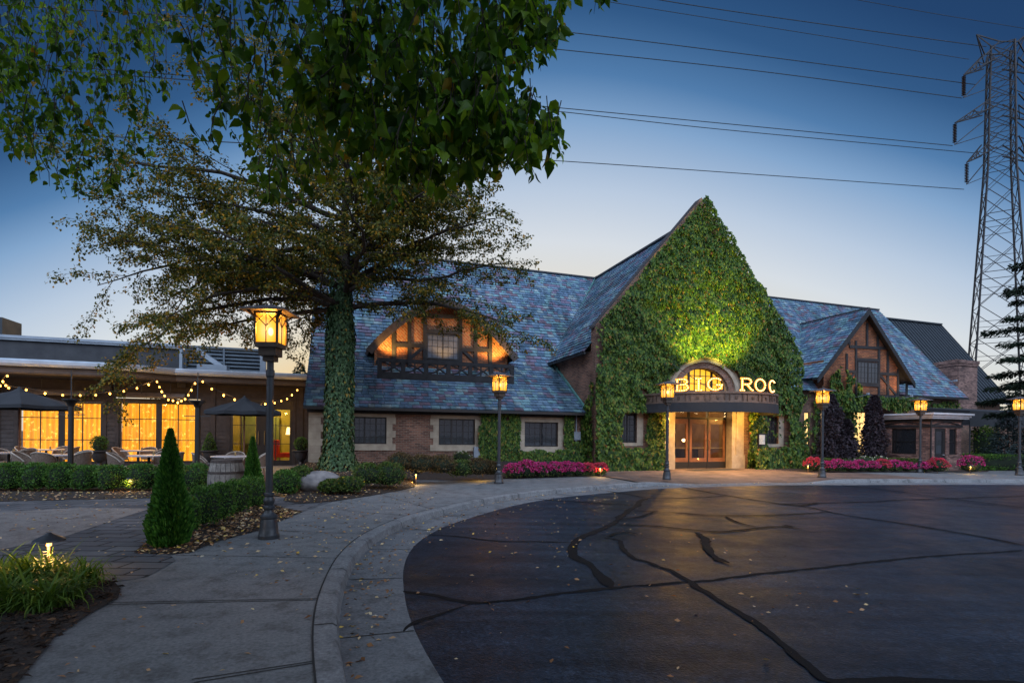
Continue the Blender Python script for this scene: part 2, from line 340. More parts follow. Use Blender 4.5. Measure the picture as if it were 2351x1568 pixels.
M['paper'] = plain('paper', (.62, .64, .62), (.45, .5, .48), scale=16, rough=.6, bump=0)
M['heater_steel'] = plain('heater_steel', (.55, .48, .44), (.4, .34, .31), scale=8, rough=.3, metal=.8, bump=.05)
# ------------------------------------------------------------------ ground, road, kerb, beds
RZ = -0.13
def concrete(name, c1, c2, rough=.8):
    m, N, L, b = mnode(name); tc = N.new('ShaderNodeTexCoord'); o = tc.outputs['Object']
    n1 = noise_node(N, L, .55, 7, o, .72); n2 = noise_node(N, L, 34, 3, o, .75); n3 = noise_node(N, L, 4, 6, o, .7)
    r = ramp_node(N, [(.32, c1 + (1,)), (.68, c2 + (1,))]); L.new(n1.outputs[0], r.inputs[0])
    r3 = ramp_node(N, [(.34, (.58, .57, .56, 1)), (.50, (1, 1, 1, 1)), (.70, (1.16, 1.15, 1.14, 1))]); L.new(n3.outputs[0], r3.inputs[0])
    r2 = ramp_node(N, [(.3, (.62, .62, .62, 1)), (.7, (1.3, 1.3, 1.3, 1))]); L.new(n2.outputs[0], r2.inputs[0])
    c = mix_rgb(N, L, 1.0, mix_rgb(N, L, 1.0, r.outputs[0], r3.outputs[0], 'MULTIPLY'), r2.outputs[0], 'MULTIPLY'); L.new(c, b.inputs['Base Color'])
    b.inputs['Roughness'].default_value = rough; b.inputs['Specular IOR Level'].default_value = .4
    bp = N.new('ShaderNodeBump'); bp.inputs['Strength'].default_value = .25; bp.inputs['Distance'].default_value = .006
    L.new(n2.outputs[0], bp.inputs['Height']); L.new(bp.outputs[0], b.inputs['Normal'])
    return m
def asphalt():
    m, N, L, b = mnode('asphalt'); tc = N.new('ShaderNodeTexCoord'); o = tc.outputs['Object']
    n1 = noise_node(N, L, .20, 8, o, .62); n2 = noise_node(N, L, 42, 2, o, .8); n4 = noise_node(N, L, 9, 5, o, .75); n5 = noise_node(N, L, 1.6, 6, o, .7)
    mp = N.new('ShaderNodeMapping'); mp.inputs['Scale'].default_value = (.35, 3.4, 1); mp.inputs['Rotation'].default_value = (0, 0, radians(-38)); L.new(o, mp.inputs[0])
    n3 = noise_node(N, L, .9, 7, mp.outputs[0], .65)
    r = ramp_node(N, [(.32, (.008, .014, .024, 1)), (.50, (.015, .023, .037, 1)), (.68, (.036, .047, .066, 1))]); L.new(n1.outputs[0], r.inputs[0])
    r2 = ramp_node(N, [(.30, (.30, .30, .31, 1)), (.5, (.9, .9, .9, 1)), (.62, (1.5, 1.5, 1.5, 1)), (.74, (3.0, 2.9, 2.8, 1))]); L.new(n2.outputs[0], r2.inputs[0])
    r3 = ramp_node(N, [(.38, (.55, .55, .56, 1)), (.6, (1.15, 1.15, 1.15, 1))]); L.new(n3.outputs[0], r3.inputs[0])
    r4 = ramp_node(N, [(.32, (.6, .6, .6, 1)), (.68, (1.35, 1.35, 1.35, 1))]); L.new(n4.outputs[0], r4.inputs[0])
    r5 = ramp_node(N, [(.30, (.42, .43, .45, 1)), (.40, (1, 1, 1, 1)), (.70, (1, 1, 1, 1)), (.78, (1.5, 1.45, 1.4, 1))]); L.new(n5.outputs[0], r5.inputs[0])
    c = r.outputs[0]
    for q in (r2, r3, r4, r5): c = mix_rgb(N, L, 1.0, c, q.outputs[0], 'MULTIPLY')
    L.new(c, b.inputs['Base Color'])
    rr = ramp_node(N, [(.3, (.34,)*3 + (1,)), (.7, (.56,)*3 + (1,))]); L.new(n5.outputs[0], rr.inputs[0]); L.new(rr.outputs[0], b.inputs['Roughness'])
    b.inputs['Specular IOR Level'].default_value = .22; b.inputs['Specular Tint'].default_value = (.62, .80, 1.0, 1)
    bp = N.new('ShaderNodeBump'); bp.inputs['Strength'].default_value = .7; bp.inputs['Distance'].default_value = .008
    L.new(n2.outputs[0], bp.inputs['Height']); L.new(bp.outputs[0], b.inputs['Normal'])
    return m
M['concrete'] = concrete('concrete', (.118, .125, .130), (.178, .182, .184))
M['kerb'] = concrete('kerb_concrete', (.155, .16, .165), (.21, .21, .21))
M['gutter'] = concrete('gutter_concrete', (.115, .122, .13), (.165, .17, .175))
M['asphalt'] = asphalt()
M['seal'] = plain('crack_sealant', (.006, .006, .007), (.010, .010, .011), scale=9, rough=.7, bump=.3)
M["seal"].node_tree.nodes["Principled BSDF"].inputs["Specular IOR Level"].default_value = .15
M['joint'] = plain('joint', (.022, .022, .022), rough=1, bump=0)
M['earth'] = plain('earth', (.06, .055, .045), (.04, .04, .03), scale=.5, rough=1)
M['paver'] = brick('stamped_paver', (.085, .092, .105), (.12, .122, .13), (.018, .018, .02), bw=.52, bh=.26, mort=.016, axis='xy')
M['flag'] = concrete('stamped_flag', (.165, .150, .142), (.21, .19, .175), .7)
M['apron_brick'] = brick('apron_brick', (.17, .12, .10), (.12, .09, .08), (.10, .085, .075), bw=.2, bh=.1, mort=.006, axis='xy')

tag(MB().poly([(-900, -300, -.3), (900, -300, -.3), (900, 1500, -.3), (-900, 1500, -.3)]).build('ground', M['earth']), kind='structure')
tag(MB().poly([(-30, -40, RZ), (140, -40, RZ), (140, 32, RZ), (-30, 32, RZ)]).build('road', M['asphalt']), kind='structure')

def catmull(pts, step=.2):
    pts = [Vector(p) for p in pts]; out = []
    for i in range(len(pts) - 1):
        p0, p1, p2, p3 = pts[max(i-1, 0)], pts[i], pts[i+1], pts[min(i+2, len(pts)-1)]
        n = max(2, int((p2 - p1).length / step))
        for k in range(n):
            t = k / n
            out.append(.5 * ((2*p1) + (p2-p0)*t + (2*p0-5*p1+4*p2-p3)*t*t + (-p0+3*p1-3*p2+p3)*t**3))
    out.append(pts[-1]); return out
kp = [Vector((1.6, -2.2, 0)), Vector((.3, .2, 0)), Vector((-.42, 1.7, 0)), Vector((-.86, 2.8, 0))]
kp += [gp(*p) for p in ((776,1518),(766,1387),(783,1332),(802,1281),(857,1226),(941,1188),(995,1173),(1130,1142),(1250,1125),(1400,1113),(1470,1108))]
kp += [P(1.5, -5.2), P(4, -5.3), P(6, -5.75), P(9, -6.25), P(13.5, -7.3), P(20, -9.2), P(30, -12.5)]
K = catmull(kp)
for _ in range(6):
    K = [K[0]] + [(K[i-1] + K[i]*2 + K[i+1]) / 4 for i in range(1, len(K)-1)] + [K[-1]]
KN = []
for i in range(len(K)):
    d = (K[min(i+1, len(K)-1)] - K[max(i-1, 0)]).normalized(); KN.append(Vector((-d.y, d.x, 0)))   # towards the pavement
sm = lambda x, e0, e1: (lambda t: t*t*(3-2*t))(min(1, max(0, (x - e0) / (e1 - e0))))
def drop(a): return sm(a, -1.1, 1.3) * (1 - sm(a, 5.0, 6.6))
def strip(name, prof, mat, kind='structure', jitter=0):
    mb = MB(); n = len(prof)
    for i, p in enumerate(K):
        w = drop(ab(p.x, p.y)[0])
        for d, z in prof:
            q = p + KN[i] * d; zz = z if z < -.1 else z * (1 - w) + (-.119) * w
            mb.v.append((q.x, q.y, zz))
    for i in range(len(K) - 1):
        for j in range(n - 1):
            mb.f.append((i*n+j, i*n+j+1, (i+1)*n+j+1, (i+1)*n+j)); mb.m.append(0)
    return tag(mb.build(name, mat, smooth=True), kind=kind)
strip('kerb', [(-.045, -.16), (-.035, -.11), (-.012, -.018), (.02, .004), (.15, .005)], M['kerb'])
strip('gutter', [(-.62, RZ - .004), (-.60, RZ + .004), (-.05, RZ + .012), (-.036, RZ + .012)], M['gutter'])
# pavement sheets
iA = min(range(len(K)), key=lambda i: abs(ab(K[i].x, K[i].y)[0] + 1.15) + (0 if K[i].y > 10 else 99))
back = [K[i] + KN[i] * .149 for i in range(iA + 1)]
pv = back + [P(-1.15, 1.2), P(-11.6, 1.2), P(-11.6, 6), P(-40, 6), Vector((-45, -10, 0)), Vector((-2, -8, 0))]
tag(MB().poly([(p.x, p.y, 0) for p in pv]).build('pavement', M['concrete']), kind='structure')
iB = [i for i in range(len(K)) if K[i].y > 10 and ab(K[i].x, K[i].y)[0] >= -1.15]
mb = MB(); cols = []
for i in iB:
    a, b = ab(*(K[i] + KN[i] * .149).xy)
    if a > 10.6: break
    w = drop(a); row = []
    for t in np.linspace(0, 1, 8):
        q = P(a, b * (1 - t) + 1.2 * t); row.append((q.x, q.y, (-.119) * w * max(0, 1 - t * 1.5)))
    cols.append(row)
for i in range(len(cols) - 1):
    for j in range(7): mb.poly([cols[i][j], cols[i+1][j], cols[i+1][j+1], cols[i][j+1]])
apron = tag(mb.build('entrance_apron', M['apron_brick']), kind='structure')
iC = iB[len(cols) - 1:]
pv2 = [K[i] + KN[i] * .149 for i in iC]
pv2 += [P(45, -12), P(45, 14), P(10.6, 14), P(cols and ab(cols[-1][0][0], cols[-1][0][1])[0], 1.2)]
tag(MB().poly([(p.x, p.y, 0) for p in pv2]).build('pavement', M['concrete']), kind='structure')

def sheet(name, pts, mat, z=.006, kind='structure', zs=None):
    vs = []
    for i, p in enumerate(pts):
        q = gp(*p) if len(p) == 2 else Vector(p); vs.append((q.x, q.y, (zs[i] if zs else 0) + z))
    return tag(MB().poly(vs).build(name, mat), kind=kind)
PAV = [(-500,1352),(0,1310),(240,1338),(292,1332),(338,1324),(404,1287),(391,1273),(694,1175),(762,1152),(760,1128),(640,1125),(360,1138),(0,1146),(-500,1152)]
sheet('paver_path', PAV, M['paver'], .004)
sheet('stamped_path', [(-400,1215),(0,1176),(180,1166),(345,1168),(250,1198),(150,1232),(0,1263),(-400,1350)], M['flag'], .008)
sheet('patio_floor', [P(-11.65, 5.45), P(-36, 5.45), P(-36, -4.0), P(-11.65, -4.2)], M['flag'], .004)
BED_HEDGE = [(-500,1158),(0,1152),(360,1143),(520,1140),(640,1140),(690,1110),(640,1098),(480,1098),(0,1103),(-500,1106)]
BED_CONE = [(307,1270),(391,1273),(436,1268),(499,1243),(592,1218),(694,1175),(650,1166),(600,1152),(440,1168),(350,1232)]
BED_LEFT = [(-700,1380),(0,1306),(200,1326),(262,1336),(277,1353),(271,1374),(203,1412),(127,1463),(42,1568),(-160,1800),(-900,1800)]
sheet('mulch_bed', BED_HEDGE, M['mulch'], .010); sheet('mulch_bed', BED_CONE, M['mulch'], .014); sheet('mulch_bed', BED_LEFT, M['mulch'], .010)
f3 = [gp(*p) for p in ((650,1150),(690,1157),(762,1152),(846,1139),(920,1126),(952,1118),(955,1102),(1090,1103),(1200,1097),(1330,1092),(1394,1090))]
def wall_at(q):
    a, b = ab(q.x, q.y); return P(min(a, -.2), 1.0, .36) if a > -11.4 else P(-11.4, 1.0 + (-11.4 - a), .3)
mb = MB()
for i in range(len(f3) - 1):
    p, q = f3[i], f3[i+1]; pw, qw = wall_at(p), wall_at(q)
    for k in range(5):
        t0, t1 = k/5, (k+1)/5; e = lambda t: sin(t*pi/2)**1.2
        L4 = [p.lerp(pw, t0), q.lerp(qw, t0), q.lerp(qw, t1), p.lerp(pw, t1)]
        for v, t in zip(L4, (t0, t0, t1, t1)): v.z = .012 + .36 * e(t)
        mb.poly(L4)
tag(mb.build('mulch_bed', M['mulch']), kind='structure')
from mathutils.bvhtree import BVHTree
BED = BVHTree.FromPolygons([Vector(v) for v in mb.v], mb.f)
def bed_z(x, y):
    h = BED.ray_cast(Vector((x, y, 3)), Vector((0, 0, -1)))[0]
    return h.z if h else .01
def bed_z_old(x, y):
    a, b = ab(x, y)
    if -11.5 < a < -.1 and b > -3.6: 
        t = min(1, max(0, (b + 2.6) / 3.6)); return .01 + .36 * sin(t*pi/2)**1.2
    return .01
sheet('mulch_bed', [P(8.6, -2.75), P(17.2, -4.2), P(18.4, -3.6), P(18.4, 1.0), P(8.6, 1.0)], M['mulch'], .012)

# joints in the concrete
mb = MB()
def jline(p, q, w=.014, z=.004):
    p, q = gp(*p) if len(p) == 2 else Vector(p), gp(*q) if len(q) == 2 else Vector(q)
    d = (q - p).normalized(); s = Vector((-d.y, d.x, 0)) * w / 2
    mb.poly([(p - s) + Vector((0,0,z)), (q - s) + Vector((0,0,z)), (q + s) + Vector((0,0,z)), (p + s) + Vector((0,0,z))])
for p, q in (((245,1388),(728,1377)),((256,1383),(728,1374)),((445,1567),(733,1520)),((440,1560),(733,1516)),((404,1274),(774,1281)),((600,1216),(828,1226)),((720,1165),(935,1184)),((870,1134),(990,1168)),((955,1112),(1110,1142)),((1090,1105),(1215,1124)),((1215,1097),(1330,1113))):
    jline(p, q, .012)
tag(mb.build('pavement_joint', M['joint']), kind='structure')
strip('pavement_joint', [(.148, .0085), (.162, .0085)], M['joint'])
mb = MB(); acc = 0; nxt = .6
for i in range(1, len(K)):
    acc += (K[i] - K[i-1]).length
    if acc >= nxt:
        nxt += 1.55; w = drop(ab(K[i].x, K[i].y)[0]); d = (K[i] - K[i-1]).normalized() * .007
        if w > .02: continue
        for prof in ([(.15, .0095), (.02, .0085), (-.016, -.016), (-.040, -.11)], [(-.05, RZ + .0165), (-.60, RZ + .0085)]):
            for (d0, z0), (d1, z1) in zip(prof, prof[1:]):
                a0, a1 = K[i] + KN[i]*d0, K[i] + KN[i]*d1; a0.z = z0; a1.z = z1
                mb.poly([a0 - d, a1 - d, a1 + d, a0 + d])
tag(mb.build('kerb_joint', M['joint']), kind='structure')
# tar-sealed cracks across the asphalt
CR = [([(75,500),(200,515),(345,540),(560,522),(850,488),(1000,480),(1120,466),(1160,465),(1400,438),(1700,405),(2000,375),(2351,352)], .075),
 ([(105,650),(140,620),(250,585),(345,545)], .05),
 ([(865,488),(820,450),(780,405),(725,370),(715,335),(760,300),(840,270),(880,240),(920,210),(950,190),(965,172),(990,165)], .15),
 ([(830,307),(880,315),(900,345),(935,375),(1000,400),(1080,430),(1140,465),(1170,490),(1230,525),(1320,580),(1420,650),(1520,720),(1600,785),(1660,825),(1900,824),(2351,835)], .085),
 ([(190,295),(300,303),(450,318),(600,322),(715,325)], .05), ([(580,167),(750,178),(945,190)], .07),
 ([(840,137),(920,150),(990,163),(1100,165),(1280,155)], .07), ([(1110,124),(1250,150),(1450,182),(1560,195),(1650,215),(1800,240),(2000,270),(2200,305),(2351,335)], .08),
 ([(1480,184),(1700,180),(2000,168),(2351,157)], .08), ([(930,210),(1050,215),(1250,228),(1450,225),(1650,215)], .07),
 ([(885,260),(1000,265),(1150,280),(1250,287),(1330,280),(1420,270),(1490,268),(1550,278)], .08), ([(1270,230),(1320,255),(1400,272)], .06),
 ([(1160,290),(1190,310),(1210,350),(1240,385),(1285,402)], .13), ([(840,305),(900,290),(955,297)], .06), ([(885,243),(960,232),(1020,215)], .06),
 ([(1690,117),(1850,135),(2050,162),(2351,200)], .09), ([(1460,185),(1540,192),(1600,182)], .12), ([(1490,268),(1505,266)], .2)]
mb = MB()
for ci, (line, w) in enumerate(CR):
    pts = catmull([gp(859.1 + .6347*x, 1040 + .6347*y, RZ) for x, y in line], .05)
    lf = []; rt = []
    for i, p in enumerate(pts):
        d = pts[min(i+1, len(pts)-1)] - pts[max(i-1, 0)]
        if d.length < 1e-6: d = Vector((1, 0, 0))
        s = Vector((-d.y, d.x, 0)).normalized(); ph = i * .05
        c = p + s * (.05 * noise.noise(Vector((ph*1.3, ci, 0))) + .025 * noise.noise(Vector((ph*5, ci, 3))))
        k = .5 + .35 * noise.noise(Vector((ph*2.2, ci*3, 5))) + .25 * noise.noise(Vector((ph*9, ci*3, 8)))
        e = min(1, i/4, (len(pts)-1-i)/4) if len(pts) > 8 else 1
        hw = max(.006, .85 * w * k * (.3 + .7*e)); j1, j2 = (1 + .75*noise.noise(Vector((ph*20, ci, q))) for q in (11, 17)); lf.append(c + s*hw*j1); rt.append(c - s*hw*j2)
    for i in range(len(pts) - 1):
        z = Vector((0, 0, .004 + .0012*ci)); mb.poly([rt[i]+z, rt[i+1]+z, lf[i+1]+z, lf[i]+z])
tag(mb.build('road_crack_seal', M['seal']), kind='structure')

# fallen leaves: one uncountable scatter
def in_poly(x, y, poly):
    c = False; n = len(poly); j = n - 1
    for i in range(n):
        xi, yi = poly[i][0], poly[i][1]; xj, yj = poly[j][0], poly[j][1]
        if (yi > y) != (yj > y) and x < (xj - xi) * (y - yi) / (yj - yi) + xi: c = not c
        j = i
    return c
def scatter_px(poly, n, z, dens=None):
    """random ground points inside an outline given on the photo, even per square metre"""
    g = [gp(*p, z) if len(p) == 2 else Vector(p) for p in poly]
    xs = [p.x for p in g]; ys = [p.y for p in g]; out = []; t = 0
    while len(out) < n and t < n * 60:
        t += 1; x, y = random.uniform(min(xs), max(xs)), random.uniform(min(ys), max(ys))
        if in_poly(x, y, g) and (dens is None or random.random() < dens(x, y)): out.append((x, y, z))
    return out
def litter(name, pts, lo, hi, mat, curl=.35, lift=.012, asp=.6):
    n = len(pts); Pn = np.array(pts) + np.array([0, 0, 1]) * RNG.uniform(.002, lift, (n, 1))
    th = RNG.uniform(0, 2*pi, n); D = np.stack([np.cos(th), np.sin(th), RNG.normal(0, curl*.5, n)], 1)
    Nn = np.stack([RNG.normal(0, curl, n), RNG.normal(0, curl, n), np.ones(n)], 1); Ls = RNG.uniform(lo, hi, n)
    return tag(leaves(name, Pn, D, Nn, Ls, Ls * asp, mat), kind='stuff')
litter('bark_mulch', scatter_px(BED_LEFT, 3400, .012) + scatter_px(BED_CONE, 900, .016), .03, .085, M['chips'], .5, .02, .45)
pts = scatter_px(BED_HEDGE, 3600, .012) + scatter_px(BED_CONE, 1700, .016)
pts += [(x, y, bed_z(x, y)) for x, y, z in scatter_px([(650,1150),(690,1157),(762,1152),(846,1139),(952,1118),(940,1085),(700,1080)], 2200, 0)]
litter('fallen_leaves', pts, .04, .085, M['litter'], .5, .02)
pts = scatter_px([(-300,1170),(360,1150),(390,1180),(250,1200),(-300,1290)], 260, .008) + scatter_px([(0,1260),(400,1160),(420,1280),(290,1330)], 60, .006)
pts += scatter_px([(420,1275),(620,1215),(790,1150),(1000,1112),(1000,1165),(840,1225),(770,1285),(720,1380)], 420, 0) + scatter_px([(120,1568),(260,1380),(720,1380),(730,1568)], 22, 0)
pts += scatter_px([(960,1205),(1200,1140),(1420,1125),(1500,1200),(1300,1280),(1000,1290)], 260, RZ) + scatter_px([(905,1330),(1500,1200),(2100,1350),(1800,1560),(1000,1560)], 110, RZ)
pts += scatter_px([(780,1370),(905,1250),(1060,1180),(1080,1190),(950,1245),(900,1350),(905,1500),(800,1480)], 150, RZ + .012)
for _ in range(420):
    i = random.randrange(12, int(len(K)*.52)); q = K[i] - KN[i]*(.055 + abs(random.gauss(0, .09))); pts.append((q.x, q.y, RZ + .013))
litter('fallen_leaves', pts, .03, .072, M['litter'], .4, .014)
# ------------------------------------------------------------------ the big tudor building, built in its own (a, b, z) frame
bld = empty('restaurant_building', P(0, 0, 0), 'sprawling brick and half-timbered restaurant under steep blue slate roofs behind the drive', 'building', rz=TH)
XZ = lambda a, z, b: (a, b, z)
def grid_wall(mb, a0, a1, z0, z1, ops, b, depth=.16):
    xs = sorted({a0, a1, *[o[0] for o in ops], *[o[1] for o in ops]}); zs = sorted({z0, z1, *[o[2] for o in ops], *[o[3] for o in ops]})
    for i in range(len(xs) - 1):
        for j in range(len(zs) - 1):
            cx, cz = (xs[i]+xs[i+1])/2, (zs[j]+zs[j+1])/2
            if any(o[0] < cx < o[1] and o[2] < cz < o[3] for o in ops): continue
            mb.poly([(xs[i],b,zs[j]),(xs[i+1],b,zs[j]),(xs[i+1],b,zs[j+1]),(xs[i],b,zs[j+1])])
    for x0, x1, y0, y1 in ops:
        d = b + depth
        mb.poly([(x0,b,y0),(x1,b,y0),(x1,d,y0),(x0,d,y0)]); mb.poly([(x0,b,y1),(x0,d,y1),(x1,d,y1),(x1,b,y1)])
        mb.poly([(x0,b,y0),(x0,d,y0),(x0,d,y1),(x0,b,y1)]); mb.poly([(x1,b,y0),(x1,b,y1),(x1,d,y1),(x1,d,y0)])
def leaded_window(a0, a1, z0, z1, b, nx, nz, parent=bld, mat='black_frame', pane='glass', stile=(), bar=.018, fr=.05, name='window', lab=None):
    mb = MB(); mb.box(a0, a1, b, b+.05, z0, z0+fr); mb.box(a0, a1, b, b+.05, z1-fr, z1)
    mb.box(a0, a0+fr, b, b+.05, z0+fr, z1-fr); mb.box(a1-fr, a1, b, b+.05, z0+fr, z1-fr)
    for s in stile: mb.box(s-.03, s+.03, b+.003, b+.047, z0+fr, z1-fr)
    for i in range(1, nx):
        x = a0 + (a1-a0)*i/nx
        if all(abs(x-s) > .05 for s in stile): mb.box(x-bar/2, x+bar/2, b+.012, b+.04, z0+fr, z1-fr)
    for j in range(1, nz):
        z = z0 + (z1-z0)*j/nz; mb.box(a0+fr, a1-fr, b+.014, b+.038, z-bar/2, z+bar/2)
    w = mb.build(name, M[mat], parent)
    MB().box(a0+fr*.5, a1-fr*.5, b+.024, b+.030, z0+fr*.5, z1-fr*.5).build('pane', M[pane], w)
    if lab: w['label'] = lab
    return w
def slates(mb, O, U, V, wu, wv, ex=.235, wd=.33, keep=None, th=.038):
    O, U, V = Vector(O), Vector(U).normalized(), Vector(V).normalized(); Nn = U.cross(V).normalized()
    rows = int(wv / ex) + 1
    for i in range(rows):
        v0 = i * ex; v1 = min(v0 + ex * 1.12, wv + .02); u = -random.uniform(0, wd)
        if v1 <= v0: continue
        while u < wu:
            w = wd * random.uniform(.6, 1.3); u0, u1 = max(u, 0), min(u + w - .016, wu); u += w
            if u1 - u0 < .03 or (keep and not keep((u0+u1)/2, v0 + ex/2)): continue
            h = th + random.uniform(0, .014); h2 = h + random.uniform(-.006, .006); dv = random.uniform(-.018, .012)
            a, b_, c, d = O+U*u0+V*(v0+dv), O+U*u1+V*(v0+dv), O+U*u1+V*v1, O+U*u0+V*v1
            mb.add([a+Nn*h, b_+Nn*h2, c+Nn*.004, d+Nn*.004, a-Nn*.004, b_-Nn*.004], [(0,1,2,3),(4,5,1,0),(4,0,3),(1,5,2)])
def roof(planes, name='roof', parent=bld):
    """planes: (origin, along, up, width, length, keep)"""
    mb = MB()
    for O, U, V, wu, wv, keep in planes:
        slates(mb, O, U, V, wu, wv, keep=keep)
    n0 = len(mb.f); mb.mi = 1
    for O, U, V, wu, wv, keep in planes:
        if keep: continue
        O, U, V = Vector(O), Vector(U).normalized(), Vector(V).normalized(); N_ = U.cross(V) * .02
        mb.poly([O - N_, O+U*wu - N_, O+U*wu+V*wv - N_, O+V*wv - N_])
    return mb.build(name, [M['slate'], M['slate_base']], parent)

ZE, BE, ZK, BK, ZR, BR = 2.42, .62, 4.82, 4.25, 11.33, 10.1      # left eave, kick of the slope, main ridge
W1, W2, W3 = (-9.56, -8.36, 1.05, 2.07), (-6.35, -4.88, 1.02, 2.06), (-2.75, -1.24, .96, 1.99)
mb = MB()
grid_wall(mb, -11.1, 0, -.1, 2.62, [W1, W2, W3], .98)
mb.poly([(-11.1,.98,-.1),(-11.1,.98,2.62),(-11.1,BK,ZK),(-11.1,BR,ZR-.1),(-11.1,BR+9.2,2.5),(-11.1,BR+9.2,-.1)])
mb.poly([(0,.35,-.1),(0,.35,5.0),(0,BK+1.2,5.6),(0,BK+1.2,-.1)])
mb.build('wall', M['brick'], bld)
# right wing wall
mb = MB(); RB = 4.4
LW = [hit(1960,1046,RB) + hit(1990,946,RB), hit(1846,1046,RB) + hit(1859,946,RB)]
LWo = [(l[0], l[2], l[1], l[3]) for l in LW]
grid_wall(mb, 10.4, 29.6, -.2, 4.35, LWo, RB); mb.poly([(29.6,RB,-.2),(29.6,RB,4.3),(29.6,BR,ZR-.1),(29.6,BR+6,4.3),(29.6,BR+6,-.2)])
mb.build('wall', M['brick'], bld)
# entrance gable wall
EA = 5.45; gx = lambda a: 6.06 + (5.2 - abs(a - 5.2)) * (12.14 - 6.06) / 5.2
GW1, GW2 = (1.19, 2.0, 1.16, 2.41), (8.93, 9.7, 1.13, 2.44)
mb = MB()
grid_wall(mb, 0, 3.9, -.2, 2.64, [GW1], 0, .22); grid_wall(mb, 7.0, 10.4, -.2, 2.64, [GW2], 0, .22)
mb.poly([(0,0,2.64),(3.9,0,2.64),(3.9,0,gx(3.9)),(0,0,6.06)]); mb.poly([(7,0,2.64),(10.4,0,2.64),(10.4,0,6.06),(7,0,gx(7))])
arch = lambda k, hw, hz: (EA + hw * cos(k), 3.5 + hz * sin(k))
HW, HZ = 1.32, 1.02
lf = [arch(pi - t * pi / 2 / 10, HW, HZ) for t in range(11)]; rt = [arch(pi/2 - t * pi / 2 / 10, HW, HZ) for t in range(11)]
mb.poly([XZ(x, z, 0) for x, z in [(3.9,2.64),(EA,2.64),(EA,3.5)] + lf + [(EA, gx(EA)), (5.2, 12.14), (3.9, gx(3.9))]])
mb.poly([XZ(x, z, 0) for x, z in [(EA,2.64),(7,2.64),(7,gx(7)),(EA,gx(EA))] + rt + [(EA,3.5)]])
mb.poly([(10.4,0,-.2),(10.4,RB+.1,-.2),(10.4,RB+.1,5.2),(10.4,0,6.06)]); mb.poly([(0,0,-.2),(0,0,6.06),(0,.42,6.06),(0,.42,-.2)])
mb.poly([(10.4,.42,6.06),(5.2,.42,12.14),(0,.42,6.06)][::-1] if 0 else [(0,.42,6.06),(5.2,.42,12.14),(10.4,.42,6.06)])
mb.build('gable_wall', M['brick'], bld)
mb = MB()
for s in (-1, 1):
    e = 5.2 + s * 5.28
    mb.slab([(5.2, 12.02), (e, 5.92), (e, 6.02), (5.2, 12.13)][::s], .08, .46)
mb.build('coping', M['fascia'], bld)
# roofs
kx = sqrt(1 / (1 + 1.103**2)); 
def keep_dorm(u, v): return not (17.2 < u + 5.2 < 23.6 and v < 1.0)
upL = Vector((0, BK - BE, ZK - ZE)); upU = Vector((0, BR - BK, ZR - ZK))
roof([((-11.3, BE, ZE), (1,0,0), upL, 11.27, upL.length, None), ((-11.3, BK, ZK), (1,0,0), upU, 16.5, upU.length, None)])
BE2, ZE2 = 3.95, 4.20; up2 = Vector((0, BR - BE2, 11.45 - ZE2))
roof([((5.2, BE2, ZE2), (1,0,0), up2, 24.65, up2.length, keep_dorm)])
MB().poly([(5.2,BE2+1.0,ZE2+1.12),(29.8,BE2+1.0,ZE2+1.12),(29.8,BR,11.4),(5.2,BR,11.4)]).build('roof_deck', M['slate_base'], bld)
MB().poly([(-11.3,BR,ZR),(29.8,BR,11.43),(29.8,BR+9,2.5),(-11.3,BR+9,2.5)]).build('roof_deck', M['slate_base'], bld)
lenG = Vector((5.55, 0, 11.3 - 4.98)); 
roof([((-.35, BR, 4.98), (0,-1,0), (5.55,0,6.32), BR - .38, lenG.length, None), ((10.75, .38, 4.98), (0,1,0), (-5.55,0,6.32), BR - .38, lenG.length, None)])
# dormer of the right wing
DB = 3.7; DA, DZ = hit(1998, 708, 3.3); _l, _r = hit(1878, 866, 3.3), hit(2101, 879, 3.3); DH = (_r[0] - _l[0]) / 2; DE = (_l[1] + _r[1]) / 2; DA = (DA + (_l[0] + _r[0]) / 2) / 2
ld = Vector((DH, 0, DZ - DE))
roof([((DA-DH, 8.6, DE), (0,-1,0), (DH,0,DZ-DE), 8.6-3.35, ld.length, None), ((DA+DH, 3.35, DE), (0,1,0), (-DH,0,DZ-DE), 8.6-3.35, ld.length, None)])
# copper valleys, ridge caps and flashings
mb = MB(); mb.bar((-.1, BK, ZK+.12), (5.2, BR-.02, ZR+.05), .16, .05, (1,-.6,.8)); mb.bar((-.04, BE, ZE+.08), (-.04, BK, ZK+.08), .10, .10); mb.build('valley_flashing', M['copper'], bld)
mb = MB(); mb.bar((DA, BR - (11.45-DZ)/1.18, DZ), (DA-DH+.1, 4.75, DE+.15), .20, .07, (-1,-.7,.8)); mb.build('valley_flashing', M['copper'], bld)
pass
mb = MB(); mb.bar((-11.3, BR, ZR+.04), (5.2, BR, ZR+.04), .24, .09); mb.bar((5.2, BR, 11.46), (29.85, BR, 11.49), .24, .09)
mb.bar((5.2, .4, 11.36), (5.2, BR, 11.36), .24, .09); mb.bar((DA, 3.35, DZ+.03), (DA, 8.3, DZ+.03), .2, .08)
mb.build('ridge_cap', M['slate_base'], bld)
MB().box(-11.3, -.05, BE-.12, BE, ZE-.12, ZE-.015).build('gutter', M['black_frame'], bld); MB().box(23.7, 29.8, BE2-.12, BE2, ZE2-.13, ZE2-.015).build('gutter', M['black_frame'], bld)
MB().tube([(-.35, .3, 4.9), (-.35, BK+.2, 4.9)], .05, 6).build('gutter', M['black_frame'], bld)
mb = MB()
for i in range(16): mb.box(-11 + i*.72, -10.91 + i*.72, .64, .98, 2.30, 2.40)
mb.box(-11.2, -.02, .9, .975, 2.2, 2.34)
mb.build('eave_brackets', M['timber'], bld)
